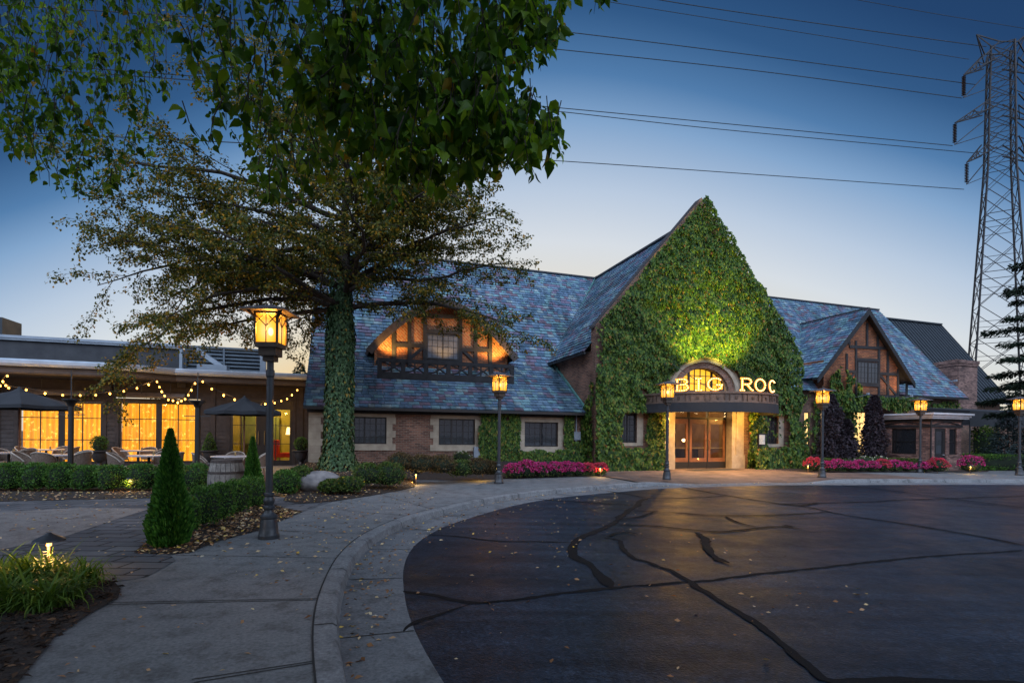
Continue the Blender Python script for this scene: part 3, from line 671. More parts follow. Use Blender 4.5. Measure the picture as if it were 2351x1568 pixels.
# stone dressings round the ground-floor windows
for k, (a0, a1, z0, z1) in enumerate((W1, W2, W3)):
    w = leaded_window(a0, a1, z0, z1, 1.06, 6, 4, stile=[a0 + (a1-a0)*(.36 if k else .33), a0 + (a1-a0)*.68] if k != 2 else [(a0+a1)/2])
    mb = MB(); q = .86
    mb.box(a0-.32, a1+.32, .955, 1.0, z1, min(z1+.24, 2.32)); mb.box(a0-.34, a1+.34, .93, 1.0, z0-.24, z0)
    for j in range(4):
        zz = z0 + (z1-z0)*j/4; e = (.34 if j % 2 else .22)
        mb.box(a0-e, a0, .955, 1.0, zz, zz + (z1-z0)/4 - .006); mb.box(a1, a1+e, .955, 1.0, zz, zz + (z1-z0)/4 - .006)
    mb.build('window_surround', M['stone'], w)
mb = MB()
for j in range(8): mb.box(-11.14, -11.14 + (.62 if j % 2 else .42), .95, 1.0, .2 + j*.26, .2 + j*.26 + .254)
mb.build('quoin', M['stone'], bld)
for (a0, a1, z0, z1) in (GW1, GW2):
    w = leaded_window(a0, a1, z0, z1, .10, 3, 5, stile=[(a0+a1)/2])
    mb = MB(); mb.box(a1, a1+.3, -.02, .02, z0-.12, z1+.1); mb.box(a0-.12, a1, -.025, .02, z0-.14, z0); mb.build('window_surround', M['stone'], w)
M['win_warm'] = emit('warm_window', (1.0, .62, .22), 1.5)
for (a0, a1, z0, z1) in LWo:
    leaded_window(a0, a1, z0, z1, RB+.06, 2, 4, pane='win_warm', lab='tall window glowing pale yellow')
# half-timbered gable of the right dormer
def px4(x, y, b): a, z = hit(1808.6 + .3171*x, 633 + .3171*y, b); return a, z
fz = 4.12
mb = MB(); FL_, FR_ = DA - DH + .85, DA + DH - .85; zt_ = DE + .85*(DZ-DE)/DH - .15; mb.slab([(FL_, fz), (FR_, fz), (FR_, zt_), (DA, DZ-.2), (FL_, zt_)], DB, DB+.2)
mb.poly([(FL_,DB,fz),(FL_,DB,6),(FL_,RB+2,6),(FL_,RB+2,fz)]); mb.poly([(FR_,DB,fz),(FR_,RB+2,fz),(FR_,RB+2,6),(FR_,DB,6)])
face = mb.build('gable_brickwork', M['brick_warm'], bld)
mb = MB()
def timber(x0, y0, x1, y1, w=.17, t=.05, b=DB, f=px4, m=None):
    p, q = f(x0, y0, b), f(x1, y1, b); (m or mb).bar((p[0], b-t/2, p[1]), (q[0], b-t/2, q[1]), w, t, (0, 1, 0))
V_ = (0,1,0)
for l in ((572,345,572,515),(650,400,650,520),(425,565,425,690),(492,470,492,870),(658,520,658,870),(722,545,722,870),(795,680,795,872),(858,775,858,872),(442,470,442,500)):
    timber(*l, w=.16)
for l in ((442,515,740,527),(420,692,494,697),(660,708,800,716),(500,788,660,796),(498,607,660,615)): timber(*l, w=.17, t=.058)
timber(668,722,784,866, w=.15, t=.044); timber(425,770,488,700, w=.13, t=.044); timber(488,876,866,888, w=.28, t=.09)
mb.build('timber_frame', M['timber'], bld)
mb = MB()
for s in (-1, 1):
    e = DA + s*DH
    mb.slab([(DA, DZ), (e, DE+.02), (e, DE-.31), (DA, DZ-.38)][::s], 3.30, 3.38); mb.slab([(DA, DZ-.03), (e, DE-.03), (e, DE-.11), (DA, DZ-.12)][::s], 3.385, DB+.02)
mb.build('bargeboard', M['timber'], bld)
a0, z1 = px4(503, 620, DB); a1, z0 = px4(652, 785, DB)
leaded_window(a0, a1, z0, z1, DB-.05, 6, 4, stile=[(a0+a1)/2])

for a in (19.2, 22.8):
    MB().box(a-.06, a+.06, 2.75, 2.87, 3.98, 4.10).tube([(a, 2.81, 3.98), (a, 3.6, 3.9)], .015, 5).build('floodlight', M['grey_box'], bld); DORMER_FLOODS = 1
# curved dormer with a balcony on the left roof
def px8(x, y, b): return hit(813.9 + .16924*x, 669.2 + .16924*y, b)
QA, QH, QZ, QR, QB = -5.7, 3.27, 4.88, 2.3, 3.5
az = lambda x: QZ + QR * (1 - abs(x)**1.75)
prof = [(QA + QH*x, az(x)) for x in [-1 + i/12 for i in range(25)]]
mb = MB(); mb.slab([(QA-2.95, 3.9)] + [p for p in prof if abs(p[0]-QA) < 3.0] + [(QA+2.95, 3.9)], QB, QB+.2)
mb.build('gable_brickwork', M['herring'], bld)
mb = MB(); low = [px8(345, 770, QB-.012), px8(2010, 1000, QB-.012)]
mb.slab([(QA-2.85, 3.92), (QA+2.85, 3.92), (QA+2.85, 5.02), (QA-2.85, 5.02)], QB-.012, QB-.002); mb.build('gable_brickwork', M['brick_warm'], bld)
mb = MB()
for i in range(24):
    (x0, z0), (x1, z1) = prof[i], prof[i+1]; d = Vector((x1-x0, 0, z1-z0)); L = d.length
    slates(mb, (x0, 3.0, z0+.10), (d.x, 0, d.z), (0,1,0), L, 4.2, ex=.21, wd=.3)
mb.build('roof', [M['slate']], bld)
mb = MB()
for i in range(24):
    (x0, z0), (x1, z1) = prof[i], prof[i+1]; n = Vector((-(z1-z0), 0, x1-x0)).normalized()
    for (b0, b1, t0, t1) in ((2.96, 3.03, -.20, .11), (3.032, 6.4, -.03, .085)):
        q = [Vector((x0,b0,z0))+n*t0, Vector((x1,b0,z1))+n*t0, Vector((x1,b0,z1))+n*t1, Vector((x0,b0,z0))+n*t1]; q2 = [v + Vector((0,b1-b0,0)) for v in q]
        mb.add(q + q2, [(0,1,2,3),(5,4,7,6),(1,0,4,5),(3,2,6,7),(0,3,7,4),(2,1,5,6)])
mb.build('arched_bargeboard', plain('eave_timber', (.085, .06, .045), (.05, .036, .03), scale=5, rough=.6), bld)
mb = MB()
for l in ((530,560,530,1150),(745,330,745,1150),(955,330,955,1150),(1435,370,1435,1180),(1640,420,1640,1180),(1840,560,1840,1190)): timber(*l, w=.17, t=.06, b=QB-.014, f=px8, m=mb)
for l in ((545,728,940,738),(1450,790,1840,802),(750,322,1640,360),(960,540,1430,562),(960,945,1430,965)): timber(*l, w=.17, t=.066, b=QB-.014, f=px8, m=mb)
for l in ((765,900,930,760),(1470,800,1625,950),(560,1050,740,940)): timber(*l, w=.14, t=.05, b=QB-.014, f=px8, m=mb)
mb.build('timber_frame', M['timber'], bld)
a0, z1 = px8(980, 572, QB); a1, z0 = px8(1408, 935, QB)
M['glass_pale'] = plain('pale_glass', (.12, .13, .16), (.07, .08, .10), scale=2, rough=.12, bump=0)
leaded_window(a0, a1, z0, z1, QB-.075, 6, 4, stile=[a0 + (a1-a0)*.5], pane='glass_pale')
mb = MB(); bb = 2.5; A0, A1 = -8.62, -2.72
mb.box(A0, A1, bb, bb+.14, 3.70, 3.98); mb.box(A0, A1, bb+.01, bb+.10, 4.40, 4.54); mb.box(A0, A0+.12, bb+.141, QB, 3.7, 3.9); mb.box(A1-.12, A1, bb+.141, QB, 3.7, 3.9)
mb.box(A0, A0+.1, bb+.11, QB, 4.40, 4.52); mb.box(A1-.1, A1, bb+.11, QB, 4.40, 4.52)
nb = 6
for i in range(nb + 1):
    a = A0 + .09 + (A1 - A0 - .18) * i / nb; mb.box(a-.09, a+.09, bb+.015, bb+.095, 3.98, 4.40)
    if i < nb:
        w = (A1 - A0 - .18) / nb
        for s in (0, 1):
            pts = [(a + .09 + (w-.18)*t, bb+.055, (4.0 + .38*(t**1.6)) if s == 0 else (4.38 - .38*(t**1.6))) for t in [k/6 for k in range(7)]]
            mb.tube(pts, .035, 5)
mb.build('balcony', M['timber'], bld)
mb = MB()
for i in range(nb): 
    a = A0 + .09 + (A1-A0-.18)*(i+.5)/nb; MB().box(a-.03, a+.03, bb+.02, bb+.05, 3.985, 4.395).build('baluster', M['timber'], bld)
def lamp(name, kind, loc, col, power, parent=None, size=.05, aim=None, spot=None, blend=.6):
    l = bpy.data.lights.new(name, kind); l.color = col; l.energy = power
    if kind == 'AREA': l.size = size
    else: l.shadow_soft_size = size
    o = link(name, l, parent); o.location = loc
    if kind == 'SPOT': l.spot_size = radians(spot); l.spot_blend = blend
    if aim is not None:
        o.rotation_euler = (Vector(aim) - Vector(loc)).to_track_quat('-Z', 'Y').to_euler()
    return o
AMB = (1.0, .60, .20)
for a in (19.2, 22.8): lamp('dormer_floodlight', 'SPOT', (a, 2.81, 4.16), (1, .55, .22), 70, bld, .06, (a + (.6 if a < 21 else -.6), DB, 6.4), 125)
for k, (a, ta) in enumerate(((-8.2, -7.6), (-5.7, -5.7), (-3.2, -3.8))):
    mb = MB(); mb.box(a-.05, a+.05, bb+.26, bb+.36, 4.32, 4.52); mb.tube([(a, bb+.31, 3.9), (a, bb+.31, 4.32)], .02, 6); mb.build('floodlight', M['grey_box'], bld)
    lamp('balcony_floodlight', 'SPOT', (a, bb+.31, 4.60), (1, .52, .12), 300 if k != 1 else 90, bld, .06, (ta, QB+.05, 6.8), 112)

# entrance: arch, fanlight, doors, piers
mb = MB()
for k, (hw0, hz0, hw1, hz1, b0) in enumerate(((1.32, 1.02, 1.52, 1.17, .16), (1.52, 1.17, 1.66, 1.27, .02), (1.66, 1.27, 1.86, 1.42, -.08), (1.86, 1.42, 2.06, 1.56, -.03))):
    n = 24
    for i in range(n):
        t0, t1 = pi - pi*i/n, pi - pi*(i+1)/n
        p = [arch(t0, hw0, hz0), arch(t1, hw0, hz0), arch(t1, hw1, hz1), arch(t0, hw1, hz1)]
        mb.add([XZ(x, z, b0) for x, z in p] + [XZ(x, z, .34) for x, z in p], [(0,1,2,3),(1,0,4,5),(3,2,6,7)])
for s in (-1, 1):
    a = EA + s*1.95; mb.box(a-.42, a+.10 if s < 0 else a+.42, -.06, .38, 3.06, 3.497) if s < 0 else mb.box(a-.10-.32, a+.42, -.06, .38, 3.06, 3.497)
mb.build('stone_arch', M['stone'], bld)
mb = MB(); ring = [arch(pi - pi*i/24, 1.34, 1.03) for i in range(25)]
for i in range(24): mb.bar(XZ(*ring[i], .30), XZ(*ring[i+1], .30), .07, .06, (0,1,0))
for x in (-.62, .62): 
    mb.box(EA+x-.05, EA+x+.05, .27, .33, 3.1, 3.5 + 1.02*sqrt(1-(x/1.32)**2))
for x in (-.95, -.31, 0, .31, .95): mb.box(EA+x-.014, EA+x+.014, .28, .32, 3.1, 3.5 + 1.02*sqrt(1-(x/1.32)**2))
for z in (3.42, 3.84, 4.2): 
    e = 1.30*sqrt(max(0, 1-((z-3.5)/1.02)**2)) if z > 3.5 else 1.32
    mb.box(EA-e, EA+e, .282, .318, z-.014, z+.014)
fan = mb.build('fanlight', M['black_frame'], bld)
M['win_amber'] = emit('amber_glass', (1.0, .50, .03), 1.25)
mb = MB(); mb.poly([XZ(x, z, .325) for x, z in [(EA-1.34, 3.1), (EA+1.34, 3.1)] + ring[::-1]]); mb.build('pane', M['win_amber'], fan)
mb = MB()
mb.box(6.98, 7.72, -.03, .5, -.1, .62); mb.box(6.985, 7.66, -.015, .5, .62, 2.64); mb.box(7.2, 7.3, -.05, -.015, .62, 2.6); mb.build('stone_pier', M['stone'], bld); mb = MB()
mb.box(3.2, 3.92, -.03, .5, -.1, .62); mb.box(3.24, 3.915, -.015, .5, .62, 2.64)
mb.build('stone_pier', M['stone'], bld)
dw = (6.98 - 3.92) / 3
mb = MB(); mb.box(3.92, 6.98, .36, .48, 2.24, 2.32); mb.box(3.92, 6.98, .36, .48, 2.58, 2.66)
for i in range(4): x = 3.92 + dw*i; mb.box(max(x-.03, 3.92), min(x+.03, 6.98), .362, .478, -.05, 2.6)
mb.build('door_frame', M['black_frame'], bld)
for i in range(3):
    x0, x1 = 3.92 + dw*i + .034, 3.92 + dw*(i+1) - .034; mb = MB()
    mb.box(x0, x0+.13, .38, .44, .0, 2.23); mb.box(x1-.13, x1, .38, .44, .0, 2.23); mb.box(x0+.13, x1-.13, .38, .44, 2.02, 2.23); mb.box(x0+.13, x1-.13, .38, .44, .30, .48)
    mb.mi = 1; mb.box(x0+.005, x1-.005, .372, .43, -.02, .298)
    d = mb.build('door', [M['wood_door'], M['black_frame']], bld)
    MB().box(x0+.13, x1-.13, .405, .415, .48, 2.02).build('pane', M['clear'], d)
    mb = MB(); hx = x1-.07 if i < 2 else x0+.07; mb.tube([(hx, .38, .85), (hx, .31, .88), (hx, .31, 1.28), (hx, .38, 1.31)], .016, 6); mb.box(x0+.14, x1-.14, .385, .40, .92, .95); mb.build('handle', M['brass'], d)
for i in range(3): MB().box(3.92+dw*i+.03, 3.92+dw*(i+1)-.03, .41, .42, 2.32, 2.58).build('transom_pane', M['clear'], bld)
# lit vestibule behind the doors
mb = MB(); mb.poly([(3.5,.5,-.04),(7.6,.5,-.04),(7.6,3.6,-.04),(3.5,3.6,-.04)]); mb.build('vestibule_floor', plain('vestibule_floor', (.20, .12, .07), rough=.4), bld)
mb = MB(); mb.poly([(3.5,3.6,-.04),(7.6,3.6,-.04),(7.6,3.6,3.0),(3.5,3.6,3.0)]); mb.poly([(3.5,.5,-.04),(3.5,3.6,-.04),(3.5,3.6,3.0),(3.5,.5,3.0)]); mb.poly([(7.6,.5,-.04),(7.6,.5,3.0),(7.6,3.6,3.0),(7.6,3.6,-.04)]); mb.poly([(3.5,.5,3.0),(3.5,3.6,3.0),(7.6,3.6,3.0),(7.6,.5,3.0)])
mb.build('vestibule_wall', plain('vestibule_wall', (.24, .15, .08), (.15, .085, .045), scale=2, rough=.6), bld)
mb = MB(); mb.box(4.3, 4.36, 3.3, 3.5, 0, 2.4); mb.box(5.2, 5.28, 3.3, 3.5, 0, 2.4); mb.box(6.2, 6.28, 3.2, 3.5, 0, 2.4); mb.box(5.4, 6.1, 3.0, 3.4, 0, 1.0); mb.box(6.35, 7.2, 2.6, 3.3, 0, .8); mb.box(3.6, 4.25, 2.8, 3.4, 0, .9)
mb.build('vestibule_furnishing', plain('dark_furnishing', (.04, .025, .018), rough=.5), bld)
MB().ball((4.5, 2.6, 2.0), .09).ball((5.75, 2.7, 2.15), .10).ball((4.9, 3.2, 1.35), .07, sz=(1,1,1.6)).ball((6.7, 3.1, 1.25), .10, sz=(1,1,.8)).build('vestibule_lamp', emit('vestibule_bulb', (1, .66, .28), 7), bld)
lamp('vestibule_light', 'POINT', (5.4, 2.2, 2.6), (1, .62, .26), 130, bld, .3)
# marquee canopy
KA, KB, KR = 5.25, -.1, 3.0
def drum(mb, r0, z0, r1, z1, n=40):
    for i in range(n):
        t0, t1 = -pi/2 + pi*i/n, -pi/2 + pi*(i+1)/n
        f = lambda r, t, z: (KA + r*sin(t), KB - r*cos(t), z)
        mb.poly([f(r0,t0,z0), f(r0,t1,z0), f(r1,t1,z1), f(r1,t0,z1)])
def disc(mb, r, z, n=40): mb.poly([(KA + r*sin(-pi/2+pi*i/n), KB - r*cos(-pi/2+pi*i/n), z) for i in range(n+1)])
can = MB(); drum(can, KR, 2.80, KR, 3.20); disc(can, KR-.01, 3.19); drum(can, KR+.05, 3.14, KR+.05, 3.22); drum(can, KR, 3.14, KR+.05, 3.14); drum(can, KR+.05, 3.22, KR-.1, 3.22); drum(can, KR+.04, 2.79, KR+.04, 2.84); drum(can, KR, 2.84, KR+.04, 2.84)
can.build('canopy', M['canopy_wood'], bld, smooth=False)
mb = MB()
for i in range(13):
    t = -pi/2 + pi*(i+.5)/13; c = Vector((KA + (KR+.012)*sin(t), KB - (KR+.012)*cos(t), 2.98)); u = Vector((cos(t), sin(t), 0))
    mb.bar(c - u*.05, c + u*.05, .03, .10, (0,0,1)); 
    for s in (-.27, .27): mb.bar(c + u*s + Vector((0,0,-.13)), c + u*s + Vector((0,0,.13)), .03, .02, u)
mb.build('canopy_stud', M['bronze'], bld)
mb = MB(); drum(mb, KR+.06, 2.42, KR+.035, 2.79); drum(mb, KR-.1, 2.42, KR+.06, 2.42); disc(mb, KR+.03, 2.785); mb.build('canopy_valance', M['canvas'], bld)
mb = MB(); disc(mb, KR-.12, 2.60); mb.build('canopy_ceiling', plain('canopy_ceiling', (.40, .30, .20), rough=.7), bld)
MB().tube([(3.9, -2.5, 3.22), (3.4, -.05, 4.75)], .014, 5).tube([(7.3, -2.2, 3.22), (7.5, -.05, 4.75)], .014, 5).build('canopy_stay', M['iron'], bld)
mb = MB()
for a, b in ((4.3, -1.2), (5.4, -1.8), (6.6, -1.2), (5.4, -.7)): mb.lathe([(.08, 0), (.08, .02)], 12, (a, b, 2.575))
mb.build('downlight', emit('downlight_lens', (1, .72, .36), 12), bld)
for a, b in ((4.3, -1.2), (5.4, -1.8), (6.6, -1.2)): lamp('canopy_downlight', 'SPOT', (a, b, 2.55), (1, .56, .20), 400, bld, .06, (a, b + (.25 if b > -1.5 else -.1), 0), 140)
lamp('pier_light', 'POINT', (7.35, -.75, 2.3), (1, .52, .10), 75, bld, .05); lamp('pier_light', 'POINT', (3.45, -.75, 2.3), (1, .52, .10), 75, bld, .05)
for a, ta, p in ((4.6, 4.4, 800), (6.2, 6.5, 800)):
    MB().box(a-.09, a+.09, -2.18, -2.02, 3.225, 3.36).build('floodlight', M['iron'], bld)
    lamp('gable_floodlight', 'SPOT', (a, -2.1, 3.42), (1, .86, .12), p*7.0, bld, .08, (ta, .1, 8.3), 72, 1.0)
# sign letters on the canopy rim
sgn = empty('marquee_sign', P(KA, KB, 3.22), 'row of warm bulb-lit marquee letters reading BIG ROCK round the entrance canopy rim', 'sign', rz=TH)
arcp = lambda cx, cz, rx, rz, t0, t1, n=12: [(cx + rx*cos(radians(t0 + (t1-t0)*i/n)), cz + rz*sin(radians(t0 + (t1-t0)*i/n))) for i in range(n+1)]
GLY = {'B': [[(-.17,.0),(-.17,.52)], [(-.24,.52),(.03,.52)] + arcp(.03,.395,.15,.125,90,-90) + [(-.17,.27)], [(-.24,0),(.05,0)] + arcp(.05,.135,.17,.135,-90,90) + [(-.17,.27)]],
       'I': [[(0,0),(0,.52)], [(-.1,0),(.1,0)], [(-.1,.52),(.1,.52)]],
       'G': [arcp(0,.26,.24,.26,40,322,22), [(.05,.22),(.26,.22)], [(.21,.22),(.21,.02)]],
       'R': [[(-.17,0),(-.17,.52)], [(-.24,.52),(.03,.52)] + arcp(.03,.39,.16,.13,90,-90) + [(-.17,.26)], [(.02,.26),(.2,.03),(.28,0)], [(-.26,0),(-.08,0)]],
       'O': [arcp(0,.26,.25,.26,0,360,26)], 'C': [arcp(0,.26,.25,.26,42,318,22)],
       'K': [[(-.17,0),(-.17,.52)], [(.2,.52),(-.15,.24)], [(-.02,.33),(.22,0)]]}
M['letter'] = emit('letter_face', (1.0, .36, .04), 1.7); M['bulb'] = emit('sign_bulb', (1.0, .62, .24), 6)
for ch, deg in zip('BIGROCK', (-53, -41, -29.5, -6, 7, 23, 75)):
    t = radians(deg); mb = MB(); bl = []
    for st in GLY[ch]:
        for p, q in zip(st, st[1:]):
            mb.mi = 1; mb.bar((p[0], .0, p[1]+.05), (q[0], .0, q[1]+.05), .105, .05, (0,1,0)); mb.mi = 0; mb.bar((p[0], -.03, p[1]+.05), (q[0], -.03, q[1]+.05), .075, .02, (0,1,0))
        acc = 0; last = None
        for p, q in zip(st, st[1:]):
            d = sqrt((q[0]-p[0])**2 + (q[1]-p[1])**2); k = max(1, int(d / .02))
            for i in range(k):
                x, z = p[0] + (q[0]-p[0])*(i+.5)/k, p[1] + (q[1]-p[1])*(i+.5)/k
                if all((x-b[0])**2 + (z-b[1])**2 > .072**2 for b in bl): bl.append((x, z))
    mb.mi = 2
    for x, z in bl: mb.ball((x, -.055, z+.05), .021, 6, 4)
    o = mb.build('letter', [M['letter'], M['rust_iron'], M['bulb']], sgn)
    o.location = ((KR-.03)*sin(t), -(KR-.03)*cos(t), 0); o.rotation_euler = (0, 0, t); o.scale = (1.1, 1, .88); o['label'] = 'glowing letter ' + ch
    if ch in 'IGRO': lamp('sign_glow', 'POINT', ((KR+.25)*sin(t), -(KR+.25)*cos(t), .32), (1, .55, .16), 16, sgn, .2)
# small fittings on the walls
mb = MB(); mb.box(-.55, -.25, .82, .97, 1.25, 1.6); mb.tube([(-.42, .9, 0.2), (-.42, .9, 1.25)], .035, 8); mb.tube([(-.42, .9, 1.6), (-.42, .9, 2.3)], .03, 8); mb.build('meter_box', M['grey_box'], bld)
MB().tube([(-10.55, .9, .3), (-10.55, .9, 2.3)], .045, 8).build('downspout', M['grey_box'], bld)
mb = MB(); mb.box(8.18, 8.62, -.34, -.28, 1.05, 1.62); mc = mb.build('menu_case', M['black_frame'], bld); MB().box(8.24, 8.56, -.346, -.341, 1.12, 1.56).build('menu', M['paper'], mc)
mb = MB(); mb.box(-4.95, -4.65, .80, .975, .45, .95); mb.build('utility_box', M['grey_box'], bld)
# ------------------------------------------------------------------ the other buildings
def rehome(root, a, b):
    for ch in root.children: ch.location = Vector(ch.location) + Vector((-a, -b, 0))
# chimney and metal-roofed annex at the right end
mb = MB(); mb.box(29.85, 31.75, 4.5, 6.1, -.2, 6.45); mb.box(29.80, 31.80, 4.45, 6.15, 6.45, 6.62); mb.box(29.76, 31.84, 4.41, 6.19, 6.62, 6.82); mb.box(30.3, 31.3, 4.9, 5.7, 6.82, 6.95)
mb.build('chimney', M['brick_pink'], bld)
mb = MB(); mb.bar((29.5, 4.9, 5.4), (29.5, 4.55, 5.4), .06, .06); mb.box(29.45, 29.56, 4.4, 4.56, 5.34, 5.46); mb.build('floodlight', M['grey_box'], bld)
lamp('roof_floodlight', 'SPOT', (29.35, 4.15, 5.75), AMB, 16, bld, .05, (27.6, 5.4, 5.9), 60)
anx = empty('annex_building', P(33, 7, 0), 'rear annex with dark standing-seam metal roof beyond the brick chimney', 'building', rz=TH)
mb = MB(); up = Vector((0, 4.74, 6.6)); 
mb.poly([(29.0,5.2,4.2),(36.7,5.2,4.2),(36.7,9.94,10.8),(29.0,9.94,10.8)]); mb.poly([(29.0,14.7,4.2),(29.0,9.94,10.8),(36.7,9.94,10.8),(36.7,14.7,4.2)])
n = Vector((0, -6.6, 4.74)).normalized()
for i in range(22):
    a = 29.0 + 7.7*i/21; mb.bar(Vector((a,5.2,4.2)) + n*.03, Vector((a,9.94,10.8)) + n*.03, .045, .06, n)
mb.bar((29.0,9.94,10.84), (36.7,9.94,10.84), .3, .1); mb.box(29, 36.7, 5.08, 5.19, 4.02, 4.18)
mb.build('roof', M['metal_roof'], anx)
mb = MB(); mb.poly([(29.5,5.7,-.2),(36.4,5.7,-.2),(36.4,5.7,4.7),(29.5,5.7,4.7)]); mb.poly([(36.4,5.7,-.2),(36.4,14,-.2),(36.4,14,4.6),(36.4,9.94,10.6),(36.4,5.7,4.7)])
mb.build('wall', M['brick'], anx); rehome(anx, 33, 7)

# brick booth by the right flower bed
kc = at(2136, 1080, 23.4); ka, kb = ab(kc.x, kc.y)
bth = empty('valet_booth', P(ka, kb, 0), 'small flat-roofed brick booth with white fascia and dark glazed door', 'booth', rz=TH)
KW, KD, KH = 2.05, 2.3, 2.36
mb = MB(); ops = [(.26, 1.0, 0, 1.92), (1.24, 1.76, .72, 1.92)]
grid_wall(mb, 0, KW, -.15, KH, ops, 0, .12)
mb2 = MB(); grid_wall(mb2, -KD, 0, -.15, KH, [(-1.75, -.62, .72, 1.92)], 0, .12)
mb.add([(y, -x, z) for x, y, z in mb2.v], mb2.f)
mb.poly([(KW,0,-.15),(KW,KD,-.15),(KW,KD,KH),(KW,0,KH)]); mb.poly([(0,KD,-.15),(0,KD,KH),(KW,KD,KH),(KW,KD,-.15)])
mb.build('wall', M['brick_pink'], bth)
mb = MB()
for z0, z1, o in ((2.36, 2.44, .20), (2.44, 2.54, .26), (2.54, 2.62, .34)): mb.box(-o, KW+o, -o, KD+o, z0, z1)
mb.build('fascia', M['white_metal'], bth)
mb = MB(); mb.box(-.04, KW+.04, -.045, -.005, 1.98, 2.08); mb.box(-.04, KW+.04, -.05, -.005, 2.24, 2.355); mb.box(-.045, -.005, -.004, KD, 1.98, 2.08); mb.box(-.05, -.005, -.004, KD, 2.24, 2.355)
mb.bar((.05,-.03,2.08), (KW/2,-.03,2.24), .04, .05, (0,1,0)); mb.bar((KW/2,-.03,2.24), (KW-.05,-.03,2.08), .04, .05, (0,1,0))
mb.bar((-.03,.05,2.08), (-.03,KD/2,2.24), .05, .04); mb.bar((-.03,KD/2,2.24), (-.03,KD-.05,2.08), .05, .04)
mb.build('frieze', M['timber'], bth)
mb = MB(); mb.box(.26, .34, .03, .10, 0, 1.92); mb.box(.92, 1.0, .03, .10, 0, 1.92); mb.box(.34, .92, .03, .10, 1.80, 1.92); mb.box(.34, .92, .035, .09, 0, .78); mb.box(.34, .42, .035, .09, .78, 1.8); mb.box(.84, .92, .035, .09, .78, 1.8)
d = mb.build('door', M['black_frame'], bth); MB().box(.42, .84, .06, .066, .78, 1.8).build('pane', M['glass'], d); MB().tube([(.86,.03,.72),(.86,-.03,.72),(.78,-.03,.72)], .014, 6).build('handle', M['white_metal'], d)
leaded_window(1.24, 1.76, .72, 1.92, .05, 1, 2, parent=bth)
mb = MB(); mb.box(.04, .09, .62, .68, .72, 1.92); mb.box(.04, .09, 1.69, 1.75, .72, 1.92); mb.box(.04, .09, .68, 1.69, .72, .78); mb.box(.04, .09, .68, 1.69, 1.86, 1.92); mb.box(.045, .085, .68, 1.69, 1.28, 1.32); mb.box(.045, .085, 1.55, 1.58, .78, 1.86)
w = mb.build('window', M['black_frame'], bth); MB().box(.062, .068, .64, 1.73, .74, 1.9).build('pane', M['glass'], w)
mb = MB(); mb.box(-.03, .1, .55, 1.82, .64, .718); mb.box(1.18, 1.82, -.03, .1, .64, .718); mb.build('sill', M['brick_pink'], bth)
for (x, y) in ((.02, -.02),):
    MB().bar((-.03, -.03, -.1), (-.03, -.03, 2.36), .05, .05).build('corner_post', M['timber'], bth)

# black awning behind the booth
awa, awb = ab(*at(2300, 960, 28).xy)
awn = empty('awning', P(awa, awb, 0), 'long black fabric awning running right from behind the brick booth', 'awning', rz=TH)
mb = MB(); L0, L1 = -2.6, 7.5
mb.poly([(L0,0,2.95),(L1,0,2.95),(L1,2.6,3.25),(L0,2.6,3.25)]); mb.poly([(L0,0,2.18),(L1,0,2.18),(L1,0,2.95),(L0,0,2.95)]); mb.poly([(L0,0,2.18),(L0,0,2.95),(L0,2.6,3.25),(L0,2.6,2.18)])
mb.poly([(L0,-.02,2.12),(L1,-.02,2.12),(L1,-.02,2.4),(L0,-.02,2.4)]); mb.build('fabric', M['canvas'], awn)
mb = MB()
for x in (-2.4, 1.2, 5): mb.tube([(x, .1, 0), (x, .1, 2.9)], .035, 8)
mb.build('post', M['iron'], awn)

# patio building with dark lap siding
WB = 5.5
pb = empty('patio_building', P(-20, 7, 0), 'low dark-sided dining annex with tall glowing curtained windows facing the patio', 'building', rz=TH)
PW = [(-21.75, -19.05), (-18.5, -15.75)]; PD = (-14.5, -12.05)
ops = [(-21.75, -19.05, .16, 2.58), (-18.5, -15.75, .16, 2.64), (PD[0], PD[1], .0, 2.80)]
mb = MB(); z = 0; h = .165
while z < 3.7:
    cut = sorted((o[0]-.12, o[1]+.12) for o in ops if o[2]-.1 < z + h*.6 and z + h*.4 < o[3]+.12); x = -36
    for c0, c1 in cut + [(-11.15, 0)]:
        if c0 > x:
            mb.add([(x,WB-.028,z),(c0,WB-.028,z),(c0,WB-.004,z+h),(x,WB-.004,z+h),(x,WB,z),(c0,WB,z)], [(0,1,2,3),(4,5,1,0)])
        x = c1
    z += h
mb.poly([(-36,WB+.02,2.9),(-11.15,WB+.02,2.9),(-11.15,WB+.02,3.8),(-36,WB+.02,3.8)]); mb.poly([(-15.6,WB+.012,0),(-14.6,WB+.012,0),(-14.6,WB+.012,3),(-15.6,WB+.012,3)])
mb.build('siding', M['siding'], pb)
mb = MB()
for o in ops:
    mb.box(o[0]-.13, o[0]-.005, WB-.045, WB+.06, o[2]-.1, o[3]+.13); mb.box(o[1]+.005, o[1]+.13, WB-.045, WB+.06, o[2]-.1, o[3]+.13); mb.box(o[0]-.005, o[1]+.005, WB-.045, WB+.06, o[3]+.005, o[3]+.13); mb.box(o[0]-.005, o[1]+.005, WB-.05, WB+.06, o[2]-.1, o[2]-.005)
for a in (-15.15, -11.7, -22.4): mb.box(a-.09, a+.09, WB-.06, WB, 0, 3.6)
mb.build('trim', M['siding'], pb)
